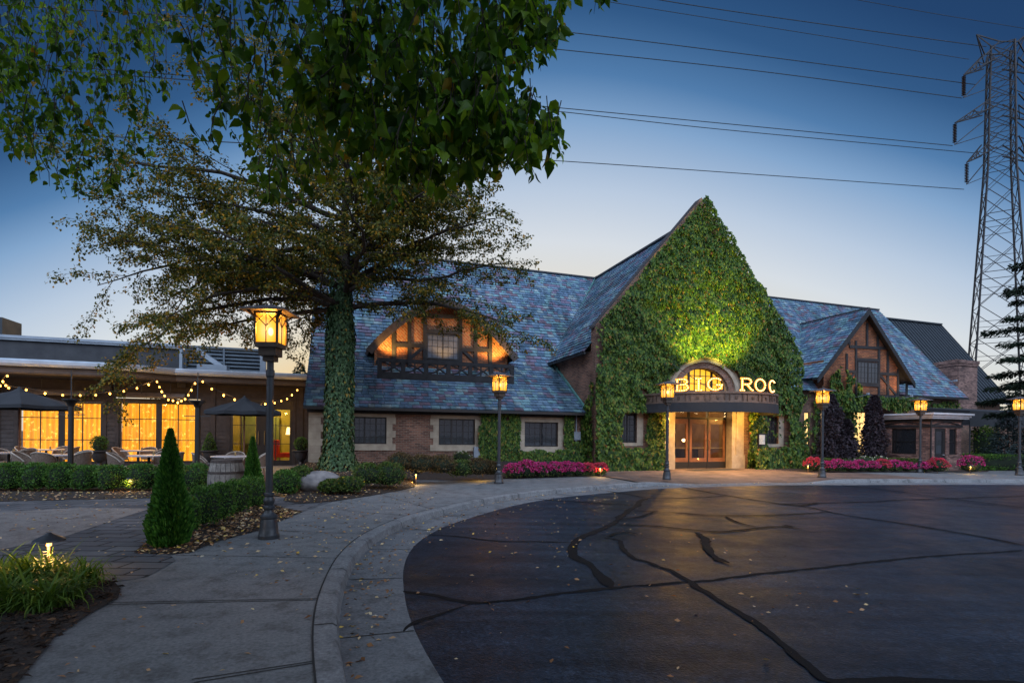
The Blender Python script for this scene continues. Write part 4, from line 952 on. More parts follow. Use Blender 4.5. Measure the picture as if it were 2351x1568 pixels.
def curtain_mat():
    m, N, L, b = mnode('glowing_curtain'); tc = N.new('ShaderNodeTexCoord'); o = tc.outputs['Object']
    w = N.new('ShaderNodeTexWave'); w.inputs['Scale'].default_value = 1.9; w.inputs['Distortion'].default_value = 7.5; w.inputs['Detail'].default_value = 2; w.inputs['Detail Scale'].default_value = 1.2
    mp = N.new('ShaderNodeMapping'); mp.inputs['Scale'].default_value = (1, 1, .06); L.new(o, mp.inputs[0]); L.new(mp.outputs[0], w.inputs['Vector'])
    n = noise_node(N, L, 1.1, 3, o); n2 = noise_node(N, L, 7, 2, o)
    r = ramp_node(N, [(.0, (.40, .125, .002, 1)), (.5, (.68, .25, .004, 1)), (1, (.95, .43, .015, 1))]); L.new(mix_rgb(N, L, .45, w.outputs[0], n.outputs[0]), r.inputs[0])
    sp = ramp_node(N, [(.60, (0, 0, 0, 1)), (.68, (.9, .55, .12, 1))]); L.new(n2.outputs[0], sp.inputs[0])
    b.inputs['Base Color'].default_value = (.3, .2, .1, 1); L.new(mix_rgb(N, L, .55, r.outputs[0], sp.outputs[0], 'ADD'), b.inputs['Emission Color']); b.inputs['Emission Strength'].default_value = 1.5
    return m
M['curtain'] = curtain_mat()
for o in ops[:2]:
    a0, a1, z0, z1 = o; mid = (a0 + a1)/2; mb = MB(); f = .07
    mb.box(a0, a1, WB-.02, WB+.05, z0, z0+f); mb.box(a0, a1, WB-.02, WB+.05, z1-f, z1)
    for a in (a0 + f/2, a1 - f/2, mid): e = f/2 if a != mid else .10; mb.box(a-e, a+e, WB-.018, WB+.048, z0+f, z1-f)
    for c0, c1 in ((a0, mid), (mid, a1)):
        x = (c0 + c1)/2; mb.box(x-.016, x+.016, WB, WB+.03, z0+f, z1-f)
        for z in (z0 + .92, z0 + 1.78): mb.box(c0+f, c1-f, WB+.001, WB+.029, z-.016, z+.016)
    w = mb.build('window', M['black_frame'], pb)
    MB().box(a0+f, a1-f, WB+.012, WB+.018, z0+f, z1-f).build('pane', M['clear'], w)
    mb = MB(); n = 140
    for i in range(n):
        q = [(a0 + (a1-a0)*(i+k)/n, WB + .30 + .035*sin((i+k)*.9)) for k in (0, 1)]
        mb.poly([(q[0][0], q[0][1], z0), (q[1][0], q[1][1], z0), (q[1][0], q[1][1], z1), (q[0][0], q[0][1], z1)])
    mb.build('curtain', M['curtain'], w)
    lamp('curtain_glow', 'AREA', (mid, WB-.12, 1.35), (1, .58, .12), 16, pb, 1.6, (mid, WB-3, .4))
# glazed doors with the lounge seen through them
a0, a1 = PD; mb = MB(); lw = (-14.4, -13.75, -13.55, -13.15, -12.95, -12.15)
for x0, x1 in ((a0, -14.4), (-13.5, -13.05), (-12.15, a1)): mb.box(x0, x1, WB-.03, WB+.05, .0, 2.8)
mb.box(-14.4, -13.5, WB-.028, WB+.048, 2.45, 2.8); mb.box(-13.05, -12.15, WB-.028, WB+.048, 2.45, 2.8); mb.box(-14.4, -13.5, WB-.028, WB+.048, 0, .22); mb.box(-13.05, -12.15, WB-.028, WB+.048, 0, .22)
for x0, x1 in ((-14.4, -13.5), (-13.05, -12.15)):
    x = (x0+x1)/2 - .12; mb.box(x-.014, x+.014, WB, WB+.03, .22, 2.45)
    for z in (.95, 1.75): mb.box(x0, x1, WB+.001, WB+.028, z-.014, z+.014)
d = mb.build('door', M['black_frame'], pb)
MB().box(-14.4, -13.5, WB+.012, WB+.018, .22, 2.45).box(-13.05, -12.15, WB+.012, WB+.018, .22, 2.45).build('pane', M['clear'], d)
MB().tube([(-13.40,WB-.03,.9),(-13.40,WB-.09,.95),(-13.40,WB-.09,1.45),(-13.40,WB-.03,1.5)], .018, 6).tube([(-13.16,WB-.03,.9),(-13.16,WB-.09,.95),(-13.16,WB-.09,1.45),(-13.16,WB-.03,1.5)], .018, 6).build('handle', M['brass'], d)
mb = MB(); x0, x1, y1 = -15.2, -11.3, WB+3.4
mb.poly([(x0,WB+.1,.02),(x1,WB+.1,.02),(x1,y1,.02),(x0,y1,.02)]); mb.build('lounge_floor', plain('lounge_floor', (.40, .26, .10), (.28, .17, .06), rough=.4), pb)
mb = MB(); mb.poly([(x0,y1,0),(x1,y1,0),(x1,y1,3),(x0,y1,3)]); mb.poly([(x0,WB+.1,0),(x0,y1,0),(x0,y1,3),(x0,WB+.1,3)]); mb.poly([(x1,WB+.1,0),(x1,WB+.1,3),(x1,y1,3),(x1,y1,0)]); mb.poly([(x0,WB+.1,3),(x0,y1,3),(x1,y1,3),(x1,WB+.1,3)])
mb.build('lounge_wall', plain('lounge_wall', (.36, .30, .05), (.22, .20, .03), scale=1.2, rough=.8), pb)
mb = MB(); mb.box(-14.6, -14.0, y1-.1, y1-.02, 0, 2.4); mb.box(-13.4, -12.9, y1-.3, y1-.02, 0, 2.2); mb.box(-14.2, -13.7, WB+1.6, WB+2.0, 0, .9); mb.build('lounge_cabinet', plain('lounge_cabinet', (.10, .13, .02), rough=.6), pb)
mb = MB(); mb.box(-12.95, -12.15, WB+1.3, WB+2.0, .30, .50); mb.box(-12.95, -12.75, WB+1.3, WB+2.0, .50, 1.10); 
for x in (-12.9, -12.2):
    for y in (WB+1.36, WB+1.94): mb.box(x-.02, x+.02, y-.02, y+.02, .02, .30)
mb.build('armchair', plain('red_velvet', (.62, .04, .015), (.5, .03, .012), rough=.7), pb)
mb = MB(); mb.tube([(-12.35,WB+2.5,.02),(-12.35,WB+2.5,1.4)], .02, 6); mb.mi = 1; mb.lathe([(.20,1.35),(.14,1.7)], 12, (-12.35,WB+2.5,0)); mb.build('floor_lamp', [M['iron'], emit('lamp_shade', (1, .68, .25), 3)], pb)
lamp('lounge_light', 'POINT', (-13.2, WB+1.8, 2.6), (1, .66, .22), 190, pb, .25)
# fascia, gutter and flat roof
FP = [(-36, 3.55), (-18.2, 3.6), (-17.2, 4.0), (-16.3, 4.6), (-11.0, 4.65)]
def run(prof, name, mat):
    mb = MB(); n = len(prof)
    for a, b in FP:
        for d, z in prof: mb.v.append((a, b + d, z))
    for i in range(len(FP)-1):
        for j in range(n-1): mb.f.append((i*n+j, (i+1)*n+j, (i+1)*n+j+1, i*n+j+1)); mb.m.append(0)
    return mb.build(name, mat, pb)
run([(.10, 3.44), (.02, 3.45), (.0, 3.50), (.0, 3.60), (-.02, 3.62), (.02, 3.70)], 'fascia', M['fascia']); run([(.02, 3.70), (-.10, 3.71), (-.13, 3.80), (-.12, 3.90), (-.05, 3.92), (-.03, 3.97), (.30, 3.985)], 'gutter', M['gutter_blue'])
mb = MB(); mb.poly([(-36,3.60,3.97),(-18.2,3.62,3.97),(-17.2,4.05,3.97),(-16.3,4.65,3.97),(-11.0,4.7,3.97),(-11.0,15,3.97),(-36,15,3.97)]); mb.build('flat_roof', M['fascia'], pb)
mb = MB(); mb.poly([(-36,3.65,3.445),(-36,WB,3.445),(-11.0,WB,3.445),(-11.0,4.75,3.445),(-16.3,4.7,3.445),(-17.2,4.1,3.445),(-18.2,3.7,3.445)]); mb.build('soffit', M['fascia'], pb)
M['stucco'] = plain('grey_stucco', (.055, .058, .064), (.042, .044, .05), scale=2, rough=.8, bump=.3, bscale=60)
mb = MB(); mb.box(-36, -17.05, 8.0, 8.25, 3.98, 5.22); mb.build('parapet', M['stucco'], pb)
mb = MB(); mb.box(-36, -16.99, 7.90, 8.3, 5.22, 5.30); mb.box(-36, -16.95, 7.86, 8.3, 5.30, 5.42); mb.box(-17.05, -16.93, 7.94, 8.3, 3.98, 5.22); mb.build('coping', M['gutter_blue'], pb)
mb = MB()
for i in range(8): z = 4.02 + i*.175; mb.add([(-16.9,8.30,z),(-13.6,8.30,z),(-13.6,8.42,z+.13),(-16.9,8.42,z+.13)], [(0,1,2,3)]); mb.box(-16.9, -13.6, 8.28, 8.30, z-.012, z+.02)
mb.box(-16.9, -13.5, 8.26, 8.44, 5.38, 5.46); mb.box(-16.85, -13.6, 8.45, 8.5, 3.98, 5.36)
for a in (-16.88, -15.3, -13.55): mb.box(a-.04, a+.04, 8.26, 8.44, 3.98, 5.38)
mb.build('louvre_screen', plain('louvre_metal', (.13, .165, .20), (.09, .115, .14), scale=2, rough=.5), pb)
mb = MB(); mb.box(-16.2, -15.0, 7.3, 8.0, 3.98, 4.5); mb.bar((-16.3,7.8,5.2), (-14.9,7.6,4.2), .25, .2); mb.build('rooftop_duct', M['gutter_blue'], pb); MB().box(-13.7, -13.45, 7.9, 8.2, 3.98, 5.2).build('rooftop_duct', M['gutter_blue'], pb)
mb = MB(); ux = hit(5, 750, 10)[0]; mb.box(ux-1.6, ux, 10, 11.5, 3.98, 6.5); mb.build('rooftop_unit', M['metal_roof'], pb)
rehome(pb, -20, 7)
# ------------------------------------------------------------------ lamp posts
def lantern_mat():
    m, N, L, b = mnode('lantern_glass'); tc = N.new('ShaderNodeTexCoord'); s = N.new('ShaderNodeVectorMath'); s.operation = 'SUBTRACT'; s.inputs[1].default_value = (0, 0, 2.83); L.new(tc.outputs['Object'], s.inputs[0])
    mp = N.new('ShaderNodeMapping'); mp.inputs['Scale'].default_value = (1, 1, .62); L.new(s.outputs[0], mp.inputs[0])
    ln = N.new('ShaderNodeVectorMath'); ln.operation = 'LENGTH'; L.new(mp.outputs[0], ln.inputs[0])
    r = ramp_node(N, [(.135, (1.0, .62, .26, 1)), (.165, (1.0, .50, .07, 1)), (.20, (.92, .36, .012, 1)), (.26, (.62, .20, .004, 1))]); L.new(ln.outputs['Value'], r.inputs[0])
    e = N.new('ShaderNodeEmission'); L.new(r.outputs[0], e.inputs[0]); e.inputs[1].default_value = 1.25
    t = N.new('ShaderNodeBsdfTransparent'); t.inputs[0].default_value = (.30, .20, .08, 1); a = N.new('ShaderNodeAddShader')
    L.new(e.outputs[0], a.inputs[0]); L.new(t.outputs[0], a.inputs[1]); L.new(a.outputs[0], N['Material Output'].inputs['Surface']); m.cycles.emission_sampling = 'NONE'
    return m
M['lantern'] = lantern_mat()
def make_lamp():
    root = empty('street_lamp', (0, 0, 0), '', 'lamp post', 'lantern lamp posts along the kerb')
    mb = MB(); mb.lathe([(.138,0),(.138,.05),(.125,.065),(.118,.16),(.098,.27),(.112,.285),(.112,.31),(.09,.325),(.062,.36),(.055,.39),(.078,.41),(.078,.435),(.055,.455),(.072,.50),(.074,.53),(.05,.57),(.066,.585),(.066,.615),(.05,.63)], 20); mb.build('base', M['iron'], root, smooth=True)
    mb = MB(); mb.lathe([(.048,.63),(.046,2.20),(.056,2.22),(.056,2.30),(.044,2.31),(.044,2.42)], 12); mb.build('pole', M['iron'], root, smooth=False)
    mb = MB(); mb.box(-.075,.075,-.075,.075,2.42,2.49); mb.box(-.115,.115,-.115,.115,2.49,2.60); mb.box(-.15,.15,-.15,.15,2.60,2.665); mb.build('lantern_base', M['bronze'], root)
    mb = MB(); h = .145; z0, z1 = 2.665, 3.03
    for sx in (-1, 1):
        for sy in (-1, 1): mb.box(sx*h-.013, sx*h+.013, sy*h-.013, sy*h+.013, z0, z1+.02)
    mb.box(-.158,.158,-.158,.158,z1+.021,z1+.05)
    for k in range(4):
        R_ = Matrix.Rotation(k*pi/2, 3, 'Z')
        def bb(p, q, w=.011): mb.bar(R_ @ Vector((p[0], -h-.004, p[1])), R_ @ Vector((q[0], -h-.004, q[1])), w, .010, R_ @ Vector((0,1,0)))
        bb((0,z0),(0,2.88)); bb((0,2.88),(.13,3.02)); bb((0,2.88),(-.13,3.02)); bb((.132,2.92),(.035,3.025)); bb((-.132,2.92),(-.035,3.025)); bb((0,2.88),(0,z1+.015), .008)
        mb.bar(R_ @ Vector((.13,-h,2.99)), R_ @ Vector((.20,-.22,3.075)), .018, .018); mb.bar(R_ @ Vector((-.13,-h,2.99)), R_ @ Vector((-.20,-.22,3.075)), .018, .018)
    mb.build('lantern_frame', M['bronze'], root)
    mb = MB()
    for k in range(4):
        R_ = Matrix.Rotation(k*pi/2, 3, 'Z'); mb.poly([R_ @ Vector(v) for v in ((-h+.012,-h+.006,z0),(h-.012,-h+.006,z0),(h-.012,-h+.006,z1+.02),(-h+.012,-h+.006,z1+.02))])
    mb.build('glass', M['lantern'], root)
    mb = MB(); e = .295; v = [(-e,-e,3.075),(e,-e,3.075),(e,e,3.075),(-e,e,3.075),(-e,-e,3.095),(e,-e,3.095),(e,e,3.095),(-e,e,3.095),(0,0,3.20)]
    mb.add(v, [(0,3,2,1),(0,1,5,4),(1,2,6,5),(2,3,7,6),(3,0,4,7),(4,5,8),(5,6,8),(6,7,8),(7,4,8)]); mb.build('roof', M['lamp_roof'], root)
    mb = MB(); mb.lathe([(.012,3.19),(.014,3.22),(.026,3.235),(.026,3.255),(.01,3.27)], 10); mb.build('finial', M['bronze'], root)
    mb = MB(); mb.ball((0,0,2.83), .035, 8, 6, (1,1,1.6)); mb.build('bulb', emit('lantern_bulb', (1,.75,.4), 20), root)
    lamp('lantern_light', 'POINT', (0,0,2.86), (1, .58, .20), 240, root, .05)
    return root
lp = make_lamp(); LAMPS = []
for i, (px, py, rz, sc_, lab) in enumerate(((617,1235,2,1.0,'tall dark iron lamp post standing nearest on the left pavement beside the clipped conifer'), (1145,1110,43,1.03,'dark lamp post in front of the left brick wing by the first pink flowers'),
     (1531,1101,15,1.03,'dark lamp post standing just left of the entrance doors'), (1887,1096,14,1.02,'brownish lamp post right of the ivy gable before the red flower clump'), (2112,1085,7,1.0,'lamp post in front of the small brick booth'), (2341,1086,5,1.0,'lamp post cut by the right edge under the black awning'))):
    p = gp(px, py); z = 0
    o = lp if i == 0 else copy_tree(lp); o.location = p; o.rotation_euler.z = radians(rz); o.scale = (sc_,)*3; o['label'] = lab
    if i == 5: o.location = (20.6, 21.0, 0)
# ------------------------------------------------------------------ patio: tables, chairs, umbrellas, posts, planters, lights
def make_table():
    r = empty('patio_table', (0,0,0), '', 'table', 'round patio tables')
    MB().lathe([(.50,.735),(.505,.74),(.505,.765),(.49,.772)], 28).build('tabletop', M['tabletop'], r, smooth=True)
    MB().tube([(0,0,.05),(0,0,.735)], .035, 10).build('pedestal', M['black_frame'], r)
    mb = MB()
    for k in range(4): t = pi/4 + k*pi/2; mb.bar((0,0,.055), (.30*cos(t),.30*sin(t),.02), .05, .03)
    mb.build('foot', M['black_frame'], r); MB().lathe([(.025,.772),(.025,.86),(.012,.88)], 8, (.1,.05,0)).build('candle_holder', M['brass'], r)
    return r
def make_chair():
    r = empty('rattan_chair', (0,0,0), '', 'chair', 'rattan bistro chairs on the patio')
    MB().lathe([(.20,.42),(.225,.43),(.225,.46),(.20,.47)], 18).build('seat', M['wicker_rim'], r, smooth=True)
    n = 16; rr = .26; top = lambda t: .60 + .26*max(0, cos((t-.5)*pi*1.02))**.7
    mb = MB(); pts = []
    for i in range(n+1):
        t = i/n; th = radians(-25 + 230*t); pts.append((rr*cos(th)*1.0, rr*sin(th)*.95, top(t)))
    for i in range(n):
        a, b = pts[i], pts[i+1]; mb.poly([(a[0]*.86,a[1]*.86,.45),(b[0]*.86,b[1]*.86,.45),b,a])
    mb.build('backrest', M['wicker'], r); MB().tube(pts, .017, 6).build('rim', M['wicker_rim'], r)
    for sx in (-1, 1):
        for sy in (-1, 1): MB().tube([(sx*.15, sy*.14, .44), (sx*.20, sy*.19, 0)], .014, 6).build('leg', M['cane'], r)
    return r
tb = make_table(); ch = make_chair(); nT = nC = 0
TAB = [((20,1037),15.6,(('left',150),('right',-20),('rear',100))), ((106,1027),18.2,(('rear',95),('right',20),('left',185))), ((130,1044),14.4,(('rear',80),('right',-5),('near',-70),('left',205))), ((317,1029),18.2,(('rear',100),('left',170),('right',5))), ((342,1043),14.6,(('rear',95),('left',215),('right',0))), ((530,1046),14.6,(('rear',110),('left',205),('right',20)))]
TN = ['pale round table at the left edge of the patio', 'pale round table close under the left glowing window', 'pale round table by the left patio post', 'pale round table close under the middle glowing window', 'pale round table behind the tall clipped conifer', 'pale round table under the right umbrella behind the barrel']
WN = ['the table at the left patio edge', 'the table under the left glowing window', 'the table by the left patio post', 'the table under the middle glowing window', 'the table behind the tall conifer', 'the table under the right umbrella']
SIDE = {'rear': 'rattan chair on the wall side of ', 'left': 'rattan chair on the left of ', 'right': 'rattan chair on the right of ', 'near': 'rattan chair seen from behind, nearest side of '}
for i, (pp_, Y, chs) in enumerate(TAB):
    p = at(pp_[0], pp_[1], Y); p.z = .006
    o = tb if i == 0 else copy_tree(tb); o.location = p; o['label'] = TN[i]
    for nm, ang in chs:
        t = radians(ang); q = p + Vector((cos(t)*.70, sin(t)*.70, 0)); c = ch if nC == 0 else copy_tree(ch); nC += 1
        c.location = q; c.rotation_euler.z = t - radians(90) + random.uniform(-.2, .2); c['label'] = SIDE[nm] + WN[i]
def make_umbrella(rad, zr, za, holes=False):
    r = empty('patio_umbrella', (0,0,0), '', 'umbrella', 'dark patio umbrellas')
    MB().tube([(0,0,.03),(0,0,za+.06)], .022, 8).build('pole', M['cane'], r); MB().lathe([(.26,0),(.26,.05),(.05,.08),(.04,.25)], 16).build('base', M['black_frame'], r)
    mb = MB(); n = 8
    for k in range(n):
        t0, t1 = 2*pi*k/n, 2*pi*(k+1)/n; f = lambda rr, t, z: (rr*cos(t), rr*sin(t), z); tm = (t0+t1)/2
        for j in range(6):
            u0, u1 = j/6, (j+1)/6; z = lambda u: za - (za-zr)*(u**1.15)
            s0, s1 = 1 - .035*u0, 1 - .035*u1
            mb.add([f(rad*u0+.001,t0,z(u0)), f(rad*u0*cos(pi/n)*s0+.001,tm,z(u0)-.03*u0), f(rad*u0+.001,t1,z(u0)), f(rad*u1,t1,z(u1)), f(rad*u1*cos(pi/n)*s1,tm,z(u1)-.03*u1), f(rad*u1,t0,z(u1))], [(0,1,4,5),(1,2,3,4)])
        mb.poly([f(rad,t0,zr), f(rad*cos(pi/n)*.965,tm,zr-.03), f(rad*cos(pi/n)*.965,tm,zr-.12), f(rad,t0,zr-.10)]); mb.poly([f(rad*cos(pi/n)*.965,tm,zr-.03), f(rad,t1,zr), f(rad,t1,zr-.10), f(rad*cos(pi/n)*.965,tm,zr-.12)])
    mb.build('canopy', M['canvas'], r)
    mb = MB(); mb.lathe([(.22,za-.06),(.06,za+.05),(.015,za+.12)], 8); mb.build('vent_cap', M['canvas'], r)
    for k in range(n): t = 2*pi*k/n; MB().tube([(.03*cos(t),.03*sin(t),za-.42),(rad*.55*cos(t),rad*.55*sin(t),za-(za-zr)*.5-.02)], .010, 5).build('rib', M['cane'], r)
    return r
u1 = make_umbrella(1.42, 2.16, 2.60); p = at(43, 1100, 15.2); u1.location = (p.x, p.y, .006); u1['label'] = 'dark blue-black patio umbrella at the left edge before the glowing window'
u2 = make_umbrella(1.08, 2.06, 2.42); p = at(547, 1100, 15.0); u2.location = (p.x-.1, p.y+.5, .006); u2['label'] = 'small black patio umbrella with scattered fallen leaves beside the glazed doors'
mb = MB()
def make_post():
    r = empty('patio_post', (0,0,0), '', 'post', 'black posts carrying the string lights')
    MB().tube([(0,0,.02),(0,0,2.12)], .062, 10).build('pole', M['black_frame'], r); MB().lathe([(.13,0),(.13,.05),(.065,.1)], 16).build('base', M['black_frame'], r)
    MB().lathe([(.066,2.08),(.10,2.16),(.20,2.24),(.20,2.27)], 16).build('capital', M['black_frame'], r); MB().tube([(0,0,2.27),(0,0,3.02)], .014, 6).build('rod', M['iron'], r)
    MB().bar((-.36,0,1.86), (.36,0,1.86), .02, .02).build('crossbar', M['iron'], r); return r
ps = make_post()
for i, (px, Y, lab) in enumerate(((162, 13.6, 'black patio post in front of the left glowing window'), (452, 13.8, 'black patio post between the middle window and the right umbrella'))):
    o = ps if i == 0 else copy_tree(ps); q = at(px, 1100, Y); o.location = (q.x, q.y, .006); o['label'] = lab
def make_heater():
    r = empty('infrared_heater', (0,0,0), '', 'heater', 'bar heaters under the patio eave')
    MB().add([(-1.0,-.10,0),(1.0,-.10,0),(1.0,.06,.16),(-1.0,.06,.16),(-1.0,-.02,-.05),(1.0,-.02,-.05),(1.0,.10,.10),(-1.0,.10,.10)], [(0,1,2,3),(4,7,6,5),(0,4,5,1),(2,6,7,3),(0,3,7,4),(1,5,6,2)]).build('reflector', M['heater_steel'], r)
    MB().tube([(-.95,-.07,.0),(.95,-.07,.0)], .018, 6).build('element', M['bronze'], r)
    for x in (-.5, .5): MB().tube([(x,.02,.12),(x,.02,.62)], .012, 5).build('hanger', M['iron'], r)
    return r
ht = make_heater()
for i, (px, lab) in enumerate(((132, 'long pale bar heater hanging above the left glowing window'), (358, 'long pale bar heater hanging above the middle glowing window'))):
    a, z = hit(px, 902 if i == 0 else 909, 4.9); o = ht if i == 0 else copy_tree(ht); o.location = P(a, 4.9, z - .03); o.rotation_euler.z = TH; o['label'] = lab
for i, px in enumerate((248, 415)):
    a, z = hit(px, 891 if i == 0 else 884, 5.3); sp = MB(); sp.box(-.16,.16,-.12,.10,-.11,.11); sp.box(-.14,.14,-.14,-.121,-.09,.09); sp.box(-.03,.03,.10,.17,-.03,.03)
    o = sp.build('wall_speaker', M['black_frame']); o.location = P(a, 5.3, z); o.rotation_euler.z = TH + (.4 if i else 0)
    tag(o, 'small black loudspeaker on the dark siding ' + ('between the two glowing windows' if i == 0 else 'above the right half of the middle window'), 'speaker', 'loudspeakers on the patio wall')
def topiary_pts(n, kind):
    d = rvec(n); d[:, 2] = np.abs(d[:, 2]) * np.sign(RNG.uniform(-.5, 1, n)); r = RNG.uniform(.75, 1.05, (n, 1)); p = d * r
    if kind == 'cone':
        h = RNG.uniform(0, 1, n) ** 1.3; t = RNG.uniform(0, 2*pi, n); rr = (1-h)**.7 * RNG.uniform(.8, 1.05, n); p = np.stack([rr*np.cos(t), rr*np.sin(t), h*2.1-1], 1); d = nrm(np.stack([np.cos(t), np.sin(t), np.full(n, .5)], 1))
    return p, d
def planter(px, b, kind, lab):
    a, _ = hit(px, 1040, b); r = empty('urn_planter', P(a, b, .006), lab, 'planter', 'black urns with clipped shrubs by the patio wall', TH)
    MB().lathe([(.20,0),(.20,.05),(.09,.10),(.07,.18),(.10,.22),(.20,.30),(.24,.45),(.26,.58),(.36,.64),(.36,.68),(.30,.69),(.28,.62)], 20).build('urn', M['iron'], r, smooth=True)
    p, d = topiary_pts(900, kind); s = np.array([.27,.27,.30]) if kind == 'ball' else np.array([.27,.27,.34]); p = p*s + np.array([0,0,.95 if kind == 'ball' else 1.02])
    core = MB(); core.lathe([(.06,.62),(.2,.75),(.21,.95),(.12 if kind == 'ball' else .1,1.15),(.01,1.2)], 10)
    leaves('topiary', p, d + .6*rvec(900), d, .05, .035, [M['leaf_box'], M['core']], r, extra=core); return r
planter(228, 4.85, 'ball', 'black urn with a round clipped shrub between the two glowing windows')
planter(481, 4.95, 'cone', 'black urn with a pointed clipped shrub left of the glazed doors')
planter(691, 4.7, 'ball', 'black urn with a rounded shrub right of the glazed doors near the ivy trunk')
# string lights
M['festoon'] = emit('festoon_bulb', (1.0, .46, .08), 6.5); M['cable'] = plain('cable', (.012, .012, .012), rough=.7, bump=0)
def string(pts, lab, dY, nlight):
    """pts: photo points of the bulbs along one swag, hung at distances dY[0]..dY[1]"""
    n = len(pts); W = [at(px*.3346, 678.2 + py*.3346, dY[0] + (dY[1]-dY[0])*i/max(1, n-1)) for i, (px, py) in enumerate(pts)]
    r = empty('string_light', W[0], lab, 'string lights', 'festoon strings over the patio'); o0 = W[0]
    cv = catmull([w - o0 + Vector((0,0,.07)) for w in W], .12); MB().tube(cv, .008, 4).build('cable', M['cable'], r)
    for i, w in enumerate(W):
        b = MB().ball(w - o0, .031, 8, 6, (1,1,1.25)).build('bulb', M['festoon'], r)
        s = MB().lathe([(.018,.035),(.018,.09)], 6, w - o0).build('socket', M['cable'], r)
    for k in range(nlight):
        w = W[int((k+.5)*n/nlight)]; lamp('festoon_light', 'POINT', w - o0 + Vector((0,-.05,-.05)), (1,.48,.10), 26, r, .06)
string([(-90,540),(-30,590),(0,620),(40,618)], 'short string of bulbs at the far left edge of the eave', (17, 17), 1)
string([(50,553),(20,590),(60,635),(180,648),(310,672),(430,684),(550,686),(657,684),(755,674),(850,657),(940,637),(1020,612),(1078,592)], 'long swag of bulbs crossing in front of both left glowing windows', (17.5, 18.6), 4)
string([(1078,592),(1095,628),(1110,660),(1130,690),(1155,716),(1187,722),(1220,735),(1245,724),(1270,712),(1292,685),(1313,650),(1338,604),(1391,592)], 'deep U-shaped swag of bulbs above the middle window', (18.6, 18.0), 3)
string([(1391,592),(1453,642),(1535,685),(1610,715)], 'short string of bulbs falling to the right umbrella', (17.8, 16.2), 1)
string([(1790,755),(1820,745),(1885,738),(1930,724),(1970,710),(2003,683),(2040,650)], 'string of bulbs rising to the eave above the glazed doors', (18.5, 21.5), 2)
# barrel
def make_barrel():
    p = gp(520, 1156); r = empty('wooden_barrel', p, 'weathered grey half-worn wooden barrel with iron hoops behind the small hedge', 'barrel')
    prof = lambda z: .27 + .075*sin(pi*z/.9); mb = MB(); n = 22
    for k in range(n):
        t0, t1 = 2*pi*k/n + .012, 2*pi*(k+1)/n - .012
        zs = [0, .15, .3, .45, .6, .75, .9]; vs = []; 
        for z in zs:
            for t in (t0, t1): vs.append((prof(z)*cos(t), prof(z)*sin(t), z))
        mb.add(vs, [(2*i, 2*i+1, 2*i+3, 2*i+2) for i in range(6)])
    mb.build('staves', M['barrel_wood'], r)
    for z, h in ((.02,.05),(.24,.045),(.62,.045),(.84,.055)): MB().lathe([(prof(z)+.008,z),(prof(z+h)+.008,z+h)], 24).build('hoop', M['rust_iron'], r)
    MB().lathe([(.262,.86),(.262,.875)], 22).build('head', M['barrel_wood'], r); MB().tube([(-.1,-.33,.42),(-.1,-.40,.42),(-.1,-.40,.36)], .016, 6).tube([(-.1,-.38,.43),(-.1,-.38,.49)], .01, 6).build('tap', M['iron'], r)
make_barrel()
# boulder
bm = bmesh.new(); bmesh.ops.create_icosphere(bm, subdivisions=3, radius=1)
for v in bm.verts:
    k = 1 + .22*nz(v.co, 1.1, 3) + .08*nz(v.co, 3, 9); v.co = Vector((v.co.x*.52*k, v.co.y*.36*k, v.co.z*.30*k))
me = bpy.data.meshes.new('boulder'); bm.to_mesh(me); bm.free(); me.materials.append(M['boulder'])
for f in me.polygons: f.use_smooth = True
o = link('boulder', me); q = gp(737, 1122, .12); o.location = (q.x, q.y, bed_z(q.x, q.y) + .13); o.rotation_euler = (.1, .15, .3); tag(o, 'smooth grey boulder in the bed left of the ivy-wrapped trunk', 'boulder')
# path lights
def make_path():
    r = empty('path_light', (0,0,0), '', 'garden light', 'small hooded lights in the beds')
    MB().tube([(0,0,0),(0,0,.30)], .012, 6).build('stem', M['bronze'], r); MB().lathe([(.115,.30),(.11,.315),(.03,.36),(.012,.375)], 14).build('hood', M['iron'], r, smooth=True)
    MB().lathe([(.018,.26),(.018,.30)], 8).build('bulb', emit('path_bulb', (1,.5,.12), 4), r)
    lamp('path_glow', 'POINT', (0,-.04,.24), (1,.56,.14), 13.0, r, .03); return r
pl = make_path()
PLS = [(112,1322,'hooded bronze garden light among the daylilies at the left',1.15), (655,1125,'small lit garden light before the glazed doors',1), (694,1108,'small lit garden light left of the boulder',1), (1108,1096,'small lit garden light in the rust-coloured shrubs left of the second lamp post',1), (1378,1094,'small lit garden light at the red flowers beside the ivy gable',1), (1855,1085,'small lit garden light at the red clump right of the ivy gable',1), (2028,1083,'small lit garden light behind the middle of the right flower row',1), (2152,1086,'small lit garden light at the flower clump before the booth door',1), (2228,1087,'small lit garden light behind the last flower clump right of the booth',1), (955,1112,'unlit hooded garden light at the pavement edge of the tree bed',1), (300,1128,'small lit garden light between two hedge bushes before the middle window',1)]
for i, (px, py, lab, s) in enumerate(PLS):
    q = gp(px, py); q.z = bed_z(q.x, q.y); q = gp(px, py, q.z); o = pl if i == 0 else copy_tree(pl); o.location = q; o.scale = (s,)*3; o['label'] = lab
# door mat
MB().box(-1.3, 1.3, -.45, .45, 0, .018).build('door_mat', M['canvas'])
o = bpy.data.objects['door_mat']; o.location = P(5.5, -.55, -.012); o.rotation_euler.z = TH; tag(o, 'dark door mat on the brick apron before the entrance doors', 'mat')
